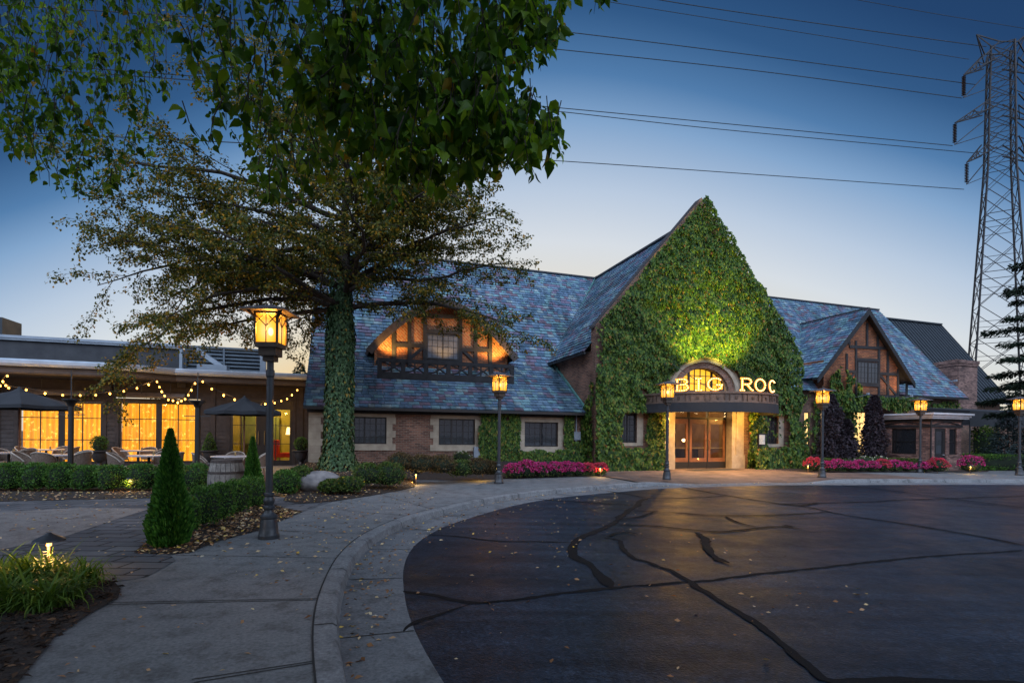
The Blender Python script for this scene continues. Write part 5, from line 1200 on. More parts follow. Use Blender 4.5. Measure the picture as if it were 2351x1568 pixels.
# ------------------------------------------------------------------ vegetation
def arr(l): return np.array([tuple(v) for v in l], float)
def bush(name, loc, rx, ry, h, n, ls, mat, core, lab, cat, group=None, sq=2.0, lump=.12, rz=0, asp=.7, tip=None, flat=.0, tipn=0, tips=.05):
    """clipped or loose shrub: leaf shell over a dark inner core, sq = squareness"""
    d = rvec(n); d[:, 2] = np.where(d[:, 2] < -.75, -d[:, 2], d[:, 2]); e = 2/sq
    s = np.sign(d) * np.abs(d)**e; s = s / np.maximum(1e-6, (np.abs(s)**sq).sum(1, keepdims=True)**(1/sq))
    o = random.uniform(0, 50); k = np.array([1 + lump*nz(v, 2.2, o) for v in s])[:, None] * (RNG.uniform(.84, 1.05, (n, 1)) + (RNG.uniform(0, 1, (n, 1)) > .93)*RNG.uniform(0, .12, (n, 1)))
    p = s * k * np.array([rx, ry, h/2]) + np.array([0, 0, h/2])
    D = d*.8 + rvec(n)*.8 + np.array([0, 0, .35]); Nn = d + .7*rvec(n)
    c = MB(); m_ = 6; nn = 12; 
    pr = [(max(.01, (abs(cos(t))**(2/sq))*.86), (sin(t) >= 0 or -1) * abs(sin(t))**(2/sq)*.86) for t in [(-pi/2 + pi*i/m_) for i in range(m_+1)]]
    for r_, z_ in pr:
        for j in range(nn):
            t = 2*pi*j/nn; x, y = np.sign(cos(t))*abs(cos(t))**(2/sq), np.sign(sin(t))*abs(sin(t))**(2/sq); kk = 1 + lump*nz((x*r_, y*r_, z_), 2.2, o)
            c.v.append((x*r_*rx*kk, y*r_*ry*kk, h/2 + z_*h/2*kk))
    for i in range(m_):
        for j in range(nn): c.f.append((i*nn+j, i*nn+(j+1)%nn, (i+1)*nn+(j+1)%nn, (i+1)*nn+j)); c.m.append(0)
    L = RNG.uniform(.7, 1.2, n) * ls
    ob = leaves(name, p, D, Nn, L, L*asp, [mat, core], None, extra=c); ob.location = loc; ob.rotation_euler.z = rz
    tag(ob, lab, cat, group)
    if tip is not None:
        up = d[:, 2] > -.15; q = p[up]; idx = RNG.integers(0, len(q), tipn); q = q[idx] * 1.05; dd = d[up][idx]
        cl = 5; Q = np.repeat(q, cl, 0) + rvec(tipn*cl)*.012; DD = np.repeat(dd, cl, 0) + rvec(tipn*cl)*1.1
        leaves('flower_heads', Q, DD, rvec(len(Q)), tips, tips*.75, tip, ob)
    return ob
# hedge row along the patio
for i, px in enumerate((-105, -40, 24, 85, 143, 199, 256, 325, 392, 452)):
    g = gp(px, 1127); k = ORD[i - 2] if i >= 2 else None
    if i < 1: continue
    bush('boxwood_bush', (g.x, g.y, .01), .295 if i != 7 else .335, .31, .64 + random.uniform(-.05, .04), 2600, .040, M['leaf_box'], M['core'],
         ('clipped boxwood bush in the long patio hedge row, ' + k + ' from the left edge') if k else 'clipped boxwood bush cut by the left edge in the long patio hedge row', 'bush', 'clipped boxwood row before the patio', 2.5, .15)
g = gp(655, 1139); bush('boxwood_bush', (g.x, g.y, .02), .30, .30, .56, 2200, .042, M['leaf_box'], M['core'], 'round clipped bush right of the nearest lamp post', 'bush', None, 2.2, .06)
for i, (px, py, r, h) in enumerate(((466,1212,.215,.60), (505,1196,.205,.60), (541,1181,.22,.58), (578,1166,.23,.56), (425,1226,.17,.50))):
    g = gp(px, py); bush('boxwood_bush', (g.x, g.y, .015), r, r, h, 2600, .032, M['leaf_box'], M['core'], 'clipped bush in the slanting hedge by the nearest lamp post, ' + ('low, against the conifer' if i == 4 else ORD[i] + ' from the conifer'), 'bush', 'short slanting hedge by the lamp post', 2.6, .14)
# flame-shaped thujas
def thuja(loc, h, r, lab, n=9000):
    hh = RNG.uniform(0, 1, n)**1.15; t = RNG.uniform(0, 2*pi, n); o = random.uniform(0, 9)
    pr = np.where(hh < .15, .80 + hh*1.33, (1 - (hh-.15)/.85)**.92) ; lob = np.array([1 + .34*nz((cos(a)*1.4, sin(a)*1.4, z*3.2), 1.3, o) + .22*nz((cos(a)*3, sin(a)*3, z*7), 1.5, o) for a, z in zip(t, hh)])
    rr = (pr*r*lob + .012) * RNG.uniform(.72, 1.06, n); p = np.stack([rr*np.cos(t), rr*np.sin(t), hh*h*.97], 1)
    out = np.stack([np.cos(t), np.sin(t), np.zeros(n)], 1); D = out*.55 + np.array([0,0,1.0]) + rvec(n)*.35; Nn = np.stack([-np.sin(t), np.cos(t), np.zeros(n)], 1) + rvec(n)*.6
    c = MB(); c.lathe([(r*.6,.0),(r*.72,h*.15),(r*.48,h*.4),(r*.2,h*.7),(.01,h*.9)], 12); L = RNG.uniform(.05, .10, n)*(1.05 - .62*hh)
    ob = leaves('thuja', p, D, Nn, L, L*.42, [M['leaf_thuja'], M['core']], None, extra=c); ob.location = loc; tag(ob, lab, 'conifer', 'flame-shaped conifers by the path')
g = gp(389, 1253); thuja((g.x, g.y, .01), 1.50, .205, 'tall flame-shaped green conifer in the mulch bed nearest the path', 14000)
g = gp(579, 1160); thuja((g.x, g.y, .01), 1.38, .19, 'slimmer flame-shaped conifer right behind the wooden barrel', 9000)
# daylilies at lower left
def daylily(loc, n, L, lab, grp='arching daylily clumps at the lower left'):
    P_, D_, N_, Ls, Ws = [], [], [], [], []; mb = MB()
    for i in range(n):
        t = random.uniform(0, 2*pi); lean = random.uniform(.15, 1.0); l = L*random.uniform(.6, 1.15); w = random.uniform(.006, .011); x0, y0 = random.gauss(0, .05), random.gauss(0, .05)
        out = Vector((cos(t), sin(t), 0)); sd = Vector((-sin(t), cos(t), 0)); p = Vector((x0, y0, 0)); ang = radians(88 - 35*lean); pv = None
        for s in range(7):
            ww = w*(1 - (s/6)**2.2) + .0008; a, b_ = p - sd*ww, p + sd*ww
            if pv: mb.v += [tuple(pv[0]), tuple(pv[1]), tuple(b_), tuple(a)]; k = len(mb.v); mb.f.append((k-4, k-3, k-2, k-1)); mb.m.append(0)
            pv = (a, b_); p = p + (out*cos(ang) + Vector((0,0,1))*sin(ang))*l/6; ang -= radians(9 + 22*lean)*(.6 + s*.16)
    o = mb.build('daylily_clump', M['grass_blade']); o.location = loc; tag(o, lab, 'plant', grp)
    bm = bmesh.new(); bm.from_mesh(o.data); bmesh.ops.remove_doubles(bm, verts=bm.verts, dist=1e-5); bm.to_mesh(o.data); bm.free()
for px, py, n, L, lab in ((55,1352,150,.46,'large arching daylily clump just left below the hooded garden light'), (120,1340,120,.42,'bright arching daylily clump at the foot of the hooded garden light'), (190,1346,120,.36,'daylily clump nearest the pavement tip of the bed'), (5,1342,110,.45,'daylily clump cut by the left edge beside the paver path'),
     (105,1402,130,.40,'dark daylily clump in front of the lit clump'), (20,1402,130,.46,'dark daylily clump at the left edge, nearest the camera'), (160,1378,90,.34,'daylily clump between the pavement tip and the dark front clump')):
    g = gp(px, py); daylily((g.x, g.y, .01), n, L, lab)
# loose shrubs, roses and pink flower clumps
SH = [(893,1117,.32,.50,'leaf_shrub','rounded fresh green shrub at the pavement corner of the tree bed'), (845,1112,.30,.42,'leaf_shrub','green shrub between the trunk and the rounded corner shrub'), (800,1128,.26,.28,'leaf_shrub','low green plant with yellow blooms below the trunk'), (760,1128,.2,.22,'leaf_shrub','tiny green tuft right of the boulder'),
      (690,1112,.26,.34,'leaf_shrub','green plant at the left foot of the ivy trunk'), (920,1082,.34,.42,'leaf_rust','rust-brown shrub left of the row under the brick wing'), (968,1086,.33,.42,'leaf_rust','rust-brown shrub in the row under the brick wing, second one'), (1012,1087,.33,.42,'leaf_rust','rust-brown shrub in the row under the brick wing, third one'),
      (1058,1094,.34,.40,'leaf_shrub','yellow-green shrub in the row under the second window'), (1100,1090,.30,.40,'leaf_rust','rust-brown shrub lit by a garden light left of the second lamp post'), (1125,1090,.22,.34,'leaf_rust','small lit shrub directly left of the second lamp post'),
      (1215,1066,.34,.36,'leaf_shrub','green mound behind the first pink flowers'), (1262,1066,.34,.36,'leaf_shrub','green mound behind the middle pink flowers'), (1305,1066,.32,.36,'leaf_rust','brown mound behind the right pink flowers'), (1340,1068,.36,.40,'leaf_rust','brown mound behind the red flowers beside the gable'),
      (840,1072,.3,.5,'leaf_shrub','bushy shrub at the right foot of the ivy trunk'), (880,1078,.3,.4,'leaf_rust','dark low shrub behind the green corner shrub')]
for px, py, r, h, m, lab in SH:
    g = gp(px, py); z = bed_z(g.x, g.y)
    g = gp(px, py, z); bush('shrub', (g.x, g.y, z - .02), r*1.22, r*1.22, h*1.25, 1300, .055, M[m], M['core'], lab, 'shrub', 'shrubs in the beds', 2, .22, tip=M['flower_yellow'] if 'yellow' in lab and 'blooms' in lab else None, tipn=16, tips=.035)
g = gp(1060, 1062, .35); bush('rose_bush', (g.x, g.y, bed_z(g.x, g.y)), .35, .3, .42, 500, .05, M['leaf_shrub'], M['core'], 'small rose bush with a few white blooms against the brick wall', 'shrub', None, 2, .25, tip=M['flower_white'], tipn=9, tips=.06)
FL = [(1178,1099,.30,'pink',), (1207,1098,.34,'pink'), (1240,1097,.30,'pink'), (1274,1096,.30,'pink'), (1300,1095,.28,'pink'), (1326,1094,.28,'pink'), (1350,1094,.26,'red'), (1376,1093,.28,'red'),
      (1868,1083,.33,'red'), (1898,1084,.30,'pink'), (1922,1084,.32,'pink'), (1950,1084,.30,'pink'), (1974,1084,.28,'pink'), (2000,1084,.30,'pink'), (2026,1084,.30,'red'), (2052,1084,.32,'pink'), (2080,1084,.30,'pink'), (2122,1085,.30,'pink'), (2152,1086,.36,'red'), (2229,1086,.44,'pink')]
for i, (px, py, r, c) in enumerate(FL):
    g = gp(px, py); left = i < 8; k = i if left else i - 8; nl = 8 if left else 12
    lab = ('rounded clump of %s flowers in the %s row, %s from the left' % (c, 'short left flower' if left else 'long right flower', ORD[k]))
    if i == 19: lab = 'separate clump of deep pink flowers right of the brick booth door'
    if i == 8: lab = 'red flower clump at the left end of the right row beside the ivy gable'
    bush('flower_clump', (g.x, g.y, .01), r*random.uniform(.96, 1.1), r, r*random.uniform(1.35, 1.75), 420, .05, M['leaf_shrub'], M['core'], lab, 'flowers', 'pink and red flower clumps', 2, .14, tip=M['flower_' + c], tipn=290, tips=.052)
# low hedges on the right
def hedge(a0, b0, a1, b1, w, h, n, lab, mat='leaf_box'):
    p, q = P(a0, b0), P(a1, b1); c = (p + q)/2; L = (q - p).length; ang = atan2(q.y - p.y, q.x - p.x)
    bush('hedge', (c.x, c.y, .01), L/2, w/2, h, n, .06, M[mat], M['core'], lab, 'hedge', None, 8, .03, ang)
hedge(9.6, -1.7, 15.3, -2.4, .7, .50, 5000, 'low clipped green hedge strip behind the long right flower row', 'leaf_shrub')
hedge(17.6, -3.1, 26, -4.3, .9, .72, 7000, 'dark clipped hedge at the right edge beside the booth')
for i, (px, Y, lab) in enumerate(((1985, 23.2, 'white-flowering plant behind the middle of the right flower row'), (2020, 23.4, 'white and violet flowering plant left of the booth'))):
    g = at(px, 1060, Y); bush('flowering_plant', (g.x, g.y, .2), .45, .3, .42, 300, .05, M['leaf_shrub'], M['core'], lab, 'plant', None, 2, .2, tip=M['flower_white'], tipn=14, tips=.05)
# purple-leaved columns by the right wing
for px, Y, r, h, lab in ((1905, 24.0, .62, 3.35, 'dark purple-leaved columnar tree behind the fourth lamp post'), (2006, 24.6, .52, 3.35, 'dark purple-leaved columnar tree left of the brick booth'), (1940, 24.4, .55, 2.2, 'shorter dark purple shrub between the two purple columns')):
    g = at(px, 1060, Y); n = 5200; hh = RNG.uniform(0, 1, n)**.8; t = RNG.uniform(0, 2*pi, n); o = random.uniform(0, 9)
    prf = np.minimum(1, (1.02 - hh)**.55) * np.where(hh < .1, .7 + 3*hh, 1); lob = np.array([1 + .60*nz((cos(a)*1.5, sin(a)*1.5, z*4), 1.2, o) for a, z in zip(t, hh)]); rr = prf*r*lob*RNG.uniform(.6, 1.08, n)
    p = np.stack([rr*np.cos(t), rr*np.sin(t), .15 + hh*h], 1); out = np.stack([np.cos(t), np.sin(t), np.zeros(n)], 1)
    tr = empty('purple_tree', (g.x, g.y, .0), lab, 'tree', 'purple-leaved columns by the right wing'); c = MB(); c.lathe([(r*.45,.3),(r*.62,h*.3),(r*.5,h*.65),(.05,h*.95)], 10)
    leaves('crown', p, out*.6 + rvec(n)*.6 + np.array([0,0,-.5]), out + .6*rvec(n), .13, .09, [M['leaf_purple'], M['core_purple']], tr, extra=c); MB().tube([(0,0,0),(.02,0,.8),(0,.02,1.6)], [.06,.05,.03], 7).build('trunk', M['bark'], tr)

# ---- ivy on walls
def ivy_sheet(name, n, area, test, b, lab, disp=(.05, .30), ls=(.11, .17), tilt=.55, mat='leaf_ivy', front=(0,-1,0), fs=.9):
    """n leaves over the wall rectangle area=(a0,a1,z0,z1) where test(a,z) holds; front = wall normal in the building frame"""
    a0, a1, z0, z1 = area; Pn, Dn, Nn = [], [], []; f = Vector(front); t = 0; o = random.uniform(0, 30); u = Vector((1,0,0)) if abs(f.y) > .5 else Vector((0,1,0))
    while len(Pn) < n and t < n*12:
        t += 1; a, z = random.uniform(a0, a1), random.uniform(z0, z1)
        if not test(a, z): continue
        k = .5 + .5*nz((a, 0, z), fs, o); k2 = .5 + .5*nz((a, 3, z), fs*3.2, o)
        d = disp[0] + (disp[1]-disp[0])*max(0, (k*.65 + k2*.35 - .2)/.6)*random.uniform(.8, 1.08)
        Pn.append((Vector((a, b, z)) if abs(f.y) > .5 else Vector((b, a, z))) + f*d)
        Dn.append(Vector((0,0,-1)) + f*random.uniform(.15, .75)*tilt/.55 + u*random.gauss(0, .38)); Nn.append(f*1.0 + Vector((0,0,random.uniform(.2, .8))) + u*random.gauss(0, .35))
    L = RNG.uniform(ls[0], ls[1], len(Pn)); me = leaves(name, arr(Pn), arr(Dn), arr(Nn), L, L*.92, M[mat], data_only=True, tpl=T_BIG)
    ob = link(name, me); ob.location = P(0,0,0); ob.rotation_euler.z = TH
    tag(ob, lab, 'ivy', 'ivy on the restaurant walls'); return ob
def gable_test(a, z):
    e = .10*nz((a, z, 0), 2.5, 4)
    lim = 6.06 + (5.2 - abs(a - 5.2))*1.169
    if z > lim - .02 + .16*nz((a, z, 5), 1.4): return False
    if 3.2 + e < a < 7.72 + e and z < 2.9: return False
    if ((a - EA)/(2.05 + e))**2 + ((z - 3.5)/(1.52 + e*.8))**2 < 1 and z > 2.6: return a > 6.2 and z > 4.6 and random.random() < .10
    if 3.0 < a < 8.3 and 2.6 < z < 3.55: return random.random() < .25
    if 1.12 < a < 2.34 + e and .98 < z < 2.5 + e: return False
    if 8.8 + e < a < 10.06 and .98 + e < z < 2.55 + e: return random.random() < .03
    if 8.1 < a < 8.7 and .95 < z < 1.7: return False
    if 2.0 < a < 3.15 and 3.0 < z < 3.75 and nz((a, z, 1), 2.2, 7) > -.05: return random.random() < .15
    if 8.6 < a < 9.9 and 2.7 < z < 3.6 and nz((a, z, 2), 2, 2) > .12: return random.random() < .2
    if a < .22 and 4.4 < z < 6.1: return random.random() < .12
    return True
ivy_sheet('ivy', 40000, (-.10, 10.80, .02, 12.1), gable_test, -.02, 'thick green ivy covering the whole tall entrance gable', (.03, .46), (.085, .15))
ivy_sheet('ivy', 1500, (7.75, 10.9, .02, 1.15), lambda a, z: z < 1.0 + .2*nz((a, 0, 0), 2), -.45, 'bushy mound of ivy at the foot of the gable right of the doors', (.0, .35), (.12, .19))
ivy_sheet('ivy', 1500, (-.1, 3.15, .02, .95), lambda a, z: z < .8 + .25*nz((a, 0, 0), 2, 5), -.35, 'bushy mound of ivy at the foot of the gable left of the doors', (.0, .35), (.12, .19))
ivy_sheet('ivy', 700, (0, 1.6, .2, 3.9), lambda b_, z: z < 3.9 - b_*1.6 + .4*nz((b_, z, 0), 2), -.02, 'ivy creeping round onto the brick side wall of the gable', (.03, .14), (.11, .17), front=(-1,0,0))
ivy_sheet('ivy', 2000, (-4.75, -3.0, .3, 2.36), lambda a, z: nz((a, z, 0), 1.6, 3) > -.55 + .25*(abs(a+3.9) > .75), .93, 'amber-lit ivy patch on the brick between the second and third windows', (.03, .20), (.09, .14))
ivy_sheet('ivy', 1100, (-1.0, -.02, .3, 2.36), lambda a, z: not (-.6 < a < -.22 and z > 1.2), .93, 'green ivy right of the third window up to the gable corner', (.03, .18), (.09, .14))
ivy_sheet('ivy', 900, (-3.0, -.05, .28, .9), lambda a, z: z < .85 + .2*nz((a, 0, 1), 2), .80, 'low bank of ivy under the third window', (.02, .25), (.09, .14))
def rw_test(a, z):
    for l in LWo:
        if l[0] - .02 < a < l[1] + .05 and l[2] - .05 < z < l[3] + .1: return random.random() < .10
    return nz((a, z, 3), .7, 2) > -.28
ivy_sheet('ivy', 4200, (10.9, 20.5, .05, 4.0), rw_test, RB - .03, 'dark ivy over the right wing wall around its tall glowing windows', (.04, .35), (.13, .2))
ivy_sheet('ivy', 1300, (17.0, 19.5, 3.1, 5.75), lambda a, z: nz((a*1.2, z*.5, 3), 1.3, 6) > -.15 and z < 5.75 - abs(a - 17.9)*.75, 3.58, 'bright green vine hanging over the lower left of the timbered dormer', (.02, .30), (.13, .2), 1.0)
ivy_sheet('ivy', 1900, (18.8, 24.6, 2.9, 4.05), lambda a, z: z > 3.25 + .5*nz((a, 0, 3), 1.2) , 3.85, 'band of green ivy hanging under the timbered dormer beam', (.0, .4), (.13, .2), 1.0)
ivy_sheet('ivy', 700, (25.5, 29.8, 2.3, 4.0), lambda a, z: nz((a, z, 3), .8, 1) > .02, RB - .02, 'sparse ivy on the brick left of the chimney', (.02, .25), (.13, .2))

# ---- the big tree wrapped in ivy
TX, TY = -5.52, 16.4; TZ0 = bed_z(-5.52, 16.4) - .05
class Tree:
    def __init__(s): s.mb = MB(); s.P = []; s.D = []; s.N = []; s.tw = MB()
    def path(s, p, d, L, n, bend, jit, flat=0):
        pts = [Vector(p)]; d = Vector(d).normalized()
        for i in range(n):
            d = (d + Vector((random.gauss(0, jit), random.gauss(0, jit), random.gauss(0, jit*.7) + bend))).normalized()
            pts.append(pts[-1] + d*L/n)
        return pts
def side_dirs(pts, t):
    i = min(int(t*(len(pts)-1)), len(pts)-2); f = t*(len(pts)-1) - i
    return pts[i].lerp(pts[i+1], f), (pts[i+1] - pts[i]).normalized()
T = Tree()
trunk = [Vector((0,0,0)), Vector((.02,0,1.2)), Vector((.0,.03,2.6)), Vector((.04,0,4.0)), Vector((.10,.03,5.2)), Vector((.16,.1,6.6)), Vector((.1,.12,8.2)), Vector((.2,.1,9.8)), Vector((.15,.1,11.2))]
T.mb.tube(trunk, [.34,.27,.25,.24,.22,.16,.11,.07,.03], 12)
def limb(h, az, L, el, bend, r0):
    base, _ = side_dirs(trunk, 0); 
    for i in range(len(trunk)-1):
        if trunk[i].z <= h <= trunk[i+1].z: base = trunk[i].lerp(trunk[i+1], (h - trunk[i].z)/(trunk[i+1].z - trunk[i].z))
    d = Vector((cos(az)*cos(el), sin(az)*cos(el), sin(el))); pts = T.path(base, d, L, 12, bend, .15)
    T.mb.tube(pts, [r0*(1-i/12.5)**.9 + .007 for i in range(13)], 7)
    t = .08 + random.uniform(0, .05); sgn_ = 1
    while t < 1.0:
        p, dd = side_dirs(pts, min(t, .995)); sgn_ = -sgn_; hz = Vector((-dd.y, dd.x, 0)).normalized()
        sd = (dd*random.uniform(.5, 1.0) + hz*sgn_*random.uniform(.5, 1.1) + Vector((0,0,random.uniform(-.45, .5)))).normalized()
        sl = (.36*L*(1 - .60*t) + .6)*random.uniform(.75, 1.2); sp = T.path(p, sd, sl, 6, -.02, .13)
        T.mb.tube(sp, [max(.004, r0*.32*(1-t*.6)*(1-i/6.4)) for i in range(7)], 5); tt = .12
        while tt < 1.0:
            q, d2 = side_dirs(sp, min(tt, .99)); h2 = Vector((-d2.y, d2.x, 0)).normalized()*random.choice((-1, 1))
            td = (d2*random.uniform(.3, 1) + h2*random.uniform(.3, 1.1) + Vector((0,0,random.uniform(-.5, .3)))).normalized(); tl = random.uniform(.28, .62); tp = T.path(q, td, tl, 3, -.10, .16)
            if random.random() < .55: T.tw.tube(tp, [.006,.005,.004,.002], 3, cap=False)
            for _ in range(random.randint(22, 38)):
                w, dw_ = side_dirs(tp, random.uniform(.05, .99)); T.P.append(w + Vector((random.gauss(0,.07), random.gauss(0,.07), random.gauss(0,.07))))
                T.D.append(dw_*.5 + Vector((random.gauss(0,.6), random.gauss(0,.6), random.gauss(-.35,.45)))); T.N.append(Vector((random.gauss(0,.6), random.gauss(0,.6), 1)))
            tt += random.uniform(.17, .28)/max(sl, .6)*.9
        t += random.uniform(.32, .5)/L
def Laz(az):
    c = cos(az); return 5.4 + (2.6*c*c if c < 0 else .7*c*c)
for k in range(30):
    f = k/29; h = 5.1 + 5.2*f; az = k*2.39996 + .3; L = Laz(az)*(1 - .50*f**1.3)*random.uniform(.9, 1.1)
    limb(h, az, L, radians(random.uniform(14, 30) + 22*f), -.035 if f < .6 else -.02, .085*(1-.5*f))
for az, h, L, el in ((radians(176), 5.4, 7.9, 20), (radians(192), 6.2, 7.8, 14), (radians(165), 7.0, 7.2, 16), (radians(184), 5.2, 7.2, 20), (radians(205), 5.8, 7.0, 20), (radians(180), 8.0, 7.4, 16), (radians(170), 5.0, 5.8, 18), (radians(215), 5.1, 5.2, 14), (radians(240), 5.2, 4.8, 12), (radians(150), 5.2, 5.6, 14)): limb(h, az, L, radians(el), -.032, .085)
for az, h, L, el in ((radians(-8), 5.6, 5.4, 10), (radians(-5), 5.9, 5.8, 6), (radians(12), 6.0, 5.6, 14), (radians(-15), 6.6, 6.0, 20), (radians(-20), 7.0, 5.4, 14)): limb(h, az, L, radians(el + 10), -.030, .07)
tree = empty('shade_tree', (TX, TY, TZ0), 'large spreading shade tree with ivy-wrapped trunk and layered yellowing foliage before the left wing', 'tree')
T.mb.build('trunk', M['bark'], tree, smooth=True); T.tw.build('twigs', M['bark'], tree)
nL = len(T.P); L = RNG.uniform(.065, .12, nL); leaves('crown', arr(T.P), arr(T.D), arr(T.N), L, L*.72, M['leaf_tree'], tree)
Pn, Dn, Nn = [], [], []
for i in range(9000):
    z = random.uniform(0, 6.4); t = random.uniform(0, 2*pi); k = .5 + .5*nz((cos(t)*1.2, sin(t)*1.2, z*.8), 1.4, 2)
    if z > 4.8 and random.random() < (z-4.8)/1.7: continue
    r = (.32 + .17*k + (.45*max(0, (.8 - z))**1.5)) * (1 if z < 4.5 else 1 - .18*(z-4.5)) * random.uniform(.85, 1.04); o_ = Vector((cos(t), sin(t), 0))
    Pn.append(Vector((.02 + .03*(z/5), .02, z)) + o_*r); Dn.append(Vector((0,0,-1)) + o_*random.uniform(.1, .8) + Vector((-sin(t), cos(t), 0))*random.gauss(0,.4)); Nn.append(o_ + Vector((random.gauss(0,.25), random.gauss(0,.25), random.uniform(.1,.7))))
L = RNG.uniform(.07, .13, len(Pn)); o = leaves('climbing_ivy', arr(Pn), arr(Dn), arr(Nn), L, L*.8, M['leaf_trunkivy'], None, T_BIG); o.location = (TX, TY, TZ0); tag(o, 'ivy wrapping the trunk of the big shade tree', 'ivy')

# ---- overhanging branches close to the camera
RP = [(500,-420),(1460,-420),(1400,8),(1345,52),(1312,36),(1296,136),(1250,172),(1180,172),(1140,188),(1150,232),(1240,236),(1246,306),(1300,334),(1262,398),(1240,416),(1200,392),(1150,402),(1080,428),(1000,422),(940,468),(860,486),(800,440),(740,428),(690,470),(600,488),(560,430),(520,372),(452,330),(540,280),(480,240),(432,130),(440,40)]
LP_ = [(-330,-420),(560,-420),(470,60),(430,36),(372,60),(362,150),(388,236),(340,290),(352,384),(300,428),(215,496),(170,492),(140,448),(95,432),(60,392),(15,388),(0,335),(-330,300)]
Pn, Dn, Nn, Ls = [], [], [], []; br = MB()
def hang(poly, ntw, Y0, Y1, ls, nl, seed):
    xs = [p[0] for p in poly]; ys = [p[1] for p in poly]; k = 0; tries = 0
    while k < ntw and tries < ntw*20:
        tries += 1; px, py = random.uniform(min(xs), max(xs)), random.uniform(min(ys), max(ys))
        if not in_poly(px, py, poly): continue
        Y = random.uniform(Y0, Y1); e = at(px, py, Y); l = random.uniform(.16, .34)*(Y/4)**.5
        top = e + Vector((random.gauss(0,.06), random.gauss(0,.06), l)); k += 1
        pts = [top, top.lerp(e, .5) + Vector((random.gauss(0,.015), random.gauss(0,.015), 0)), e]; br.tube(pts, [.0042, .0032, .0016], 4, cap=False)
        for j in range(nl):
            t = random.uniform(.0, 1); w, d = side_dirs(pts, min(.99, t)); az = random.uniform(0, 2*pi)
            Pn.append(w + Vector((cos(az)*.02, sin(az)*.02, random.gauss(0,.015)))); Dn.append(Vector((cos(az)*.75, sin(az)*.75, -random.uniform(.35, 1.3)))); Nn.append(Vector((random.gauss(0,.6), random.gauss(0,.6), random.uniform(.2, 1.1)))); Ls.append(ls*random.uniform(.5, 1.22))
hang([(1060,60),(1296,20),(1296,136),(1180,180),(1150,232),(1246,306),(1300,334),(1240,416),(1150,402),(1000,420)], 110, 2.8, 4.0, .084, 8, 5); hang(RP, 780, 2.9, 5.2, .078, 8, 1); hang(LP_, 950, 4.6, 7.6, .078, 8, 2)
hang([(760,-60),(1290,330),(1240,400),(950,450),(820,420),(700,200)], 190, 2.7, 3.5, .086, 8, 3)
for _ in range(10500):                                         # unseen crown added above and behind the viewer to shade the foreground
    x, y = random.uniform(-11, 7), random.uniform(-16, 3.6); z = random.uniform(5.5, 8.4)
    if z - EYE < y*.86 + .25 or (y > -1 and x > .6 + random.gauss(0, .4)): continue
    for j in range(9):
        az = random.uniform(0, 2*pi); Pn.append(Vector((x + random.gauss(0,.2), y + random.gauss(0,.2), z + random.gauss(0,.15)))); Dn.append(Vector((cos(az), sin(az), -.8))); Nn.append(Vector((random.gauss(0,.6), random.gauss(0,.6), 1))); Ls.append(.15*random.uniform(.7, 1.2))
for i in range(34):                                            # thin limbs sweeping down from the crown above the frame
    px0, px1 = random.uniform(-250, 980), 0; left = px0 < 430; Y = random.uniform(4.8, 7.2) if left else random.uniform(3.1, 4.8)
    py1 = random.uniform(60, 330) if left else random.uniform(80, 380); px1 = px0 + random.uniform(-120, 120)
    if not in_poly(px1, py1, LP_ if left else RP): continue
    p0, p1 = at(px0 + random.uniform(-200, 200), -520, Y*1.02 + random.uniform(-.5, .5)), at(px1, py1, Y); m = p0.lerp(p1, .5) + Vector((random.gauss(0,.12), random.gauss(0,.12), .14))
    br.tube(catmull([p0, m, p1], .15), [max(.003, .013*(1 - .12*k)) for k in range(len(catmull([p0, m, p1], .15)))], 5)
ov = empty('overhanging_tree', (-2.2, 4.6, 4.6), 'foreground tree canopy of heart-shaped dark green leaves hanging down from the top left', 'tree')
b_ = br.build('branches', M['bark'], ov); f_ = leaves('foliage', arr(Pn), arr(Dn), arr(Nn), np.array(Ls), np.array(Ls)*RNG.uniform(.62, .95, len(Ls)), M['leaf_linden'], ov, T_BIG)
for o in (b_, f_): o.location = -Vector((-2.2, 4.6, 4.6))

# ---- dark conifer hanging in from the right, spruce and screens under the awning
def conifer(loc, h, rad, nb, lab, mat='leaf_dark', z0=1.0, sparse=1.0, name='conifer_tree', group=None, ll=.16):
    r = empty(name, loc, lab, 'conifer', group); mb = MB(); mb.tube([(0,0,0),(.05,0,h*.5),(0,.05,h)], [.02*h+.03, .012*h, .01], 8); Pn, Dn, Nn = [], [], []
    for k in range(nb):
        f = (k + random.random())/nb; z = z0 + (h - z0)*f; az = k*2.39996 + random.gauss(0,.3); L = rad*(1-f)**.8*random.uniform(.6, 1.15) + .15
        d = Vector((cos(az), sin(az), .12)); pts = [Vector((0,0,z))]; 
        for s in range(6): d = (d + Vector((random.gauss(0,.08), random.gauss(0,.08), -.10 + .03*s))).normalized(); pts.append(pts[-1] + d*L/6)
        mb.tube(pts, [max(.004, .03*(1-f)*(1-s/6.3)) for s in range(7)], 4)
        for _ in range(int(L*62*sparse)):
            w, dd = side_dirs(pts, random.uniform(.12, .995)); sdv = Vector((-dd.y, dd.x, 0))*random.choice((-1,1))
            Pn.append(w + sdv*random.uniform(0, .22*min(1, L)) + Vector((0,0,random.gauss(-.05,.06)))); Dn.append(dd*.6 + sdv*.7 + Vector((0,0,random.gauss(-.35,.35)))); Nn.append(Vector((random.gauss(0,.4), random.gauss(0,.4), 1)))
    mb.build('trunk', M['bark'], r); L = RNG.uniform(.6, 1.2, len(Pn))*ll; leaves('crown', arr(Pn), arr(Dn), arr(Nn), L, L*.45, M[mat], r)
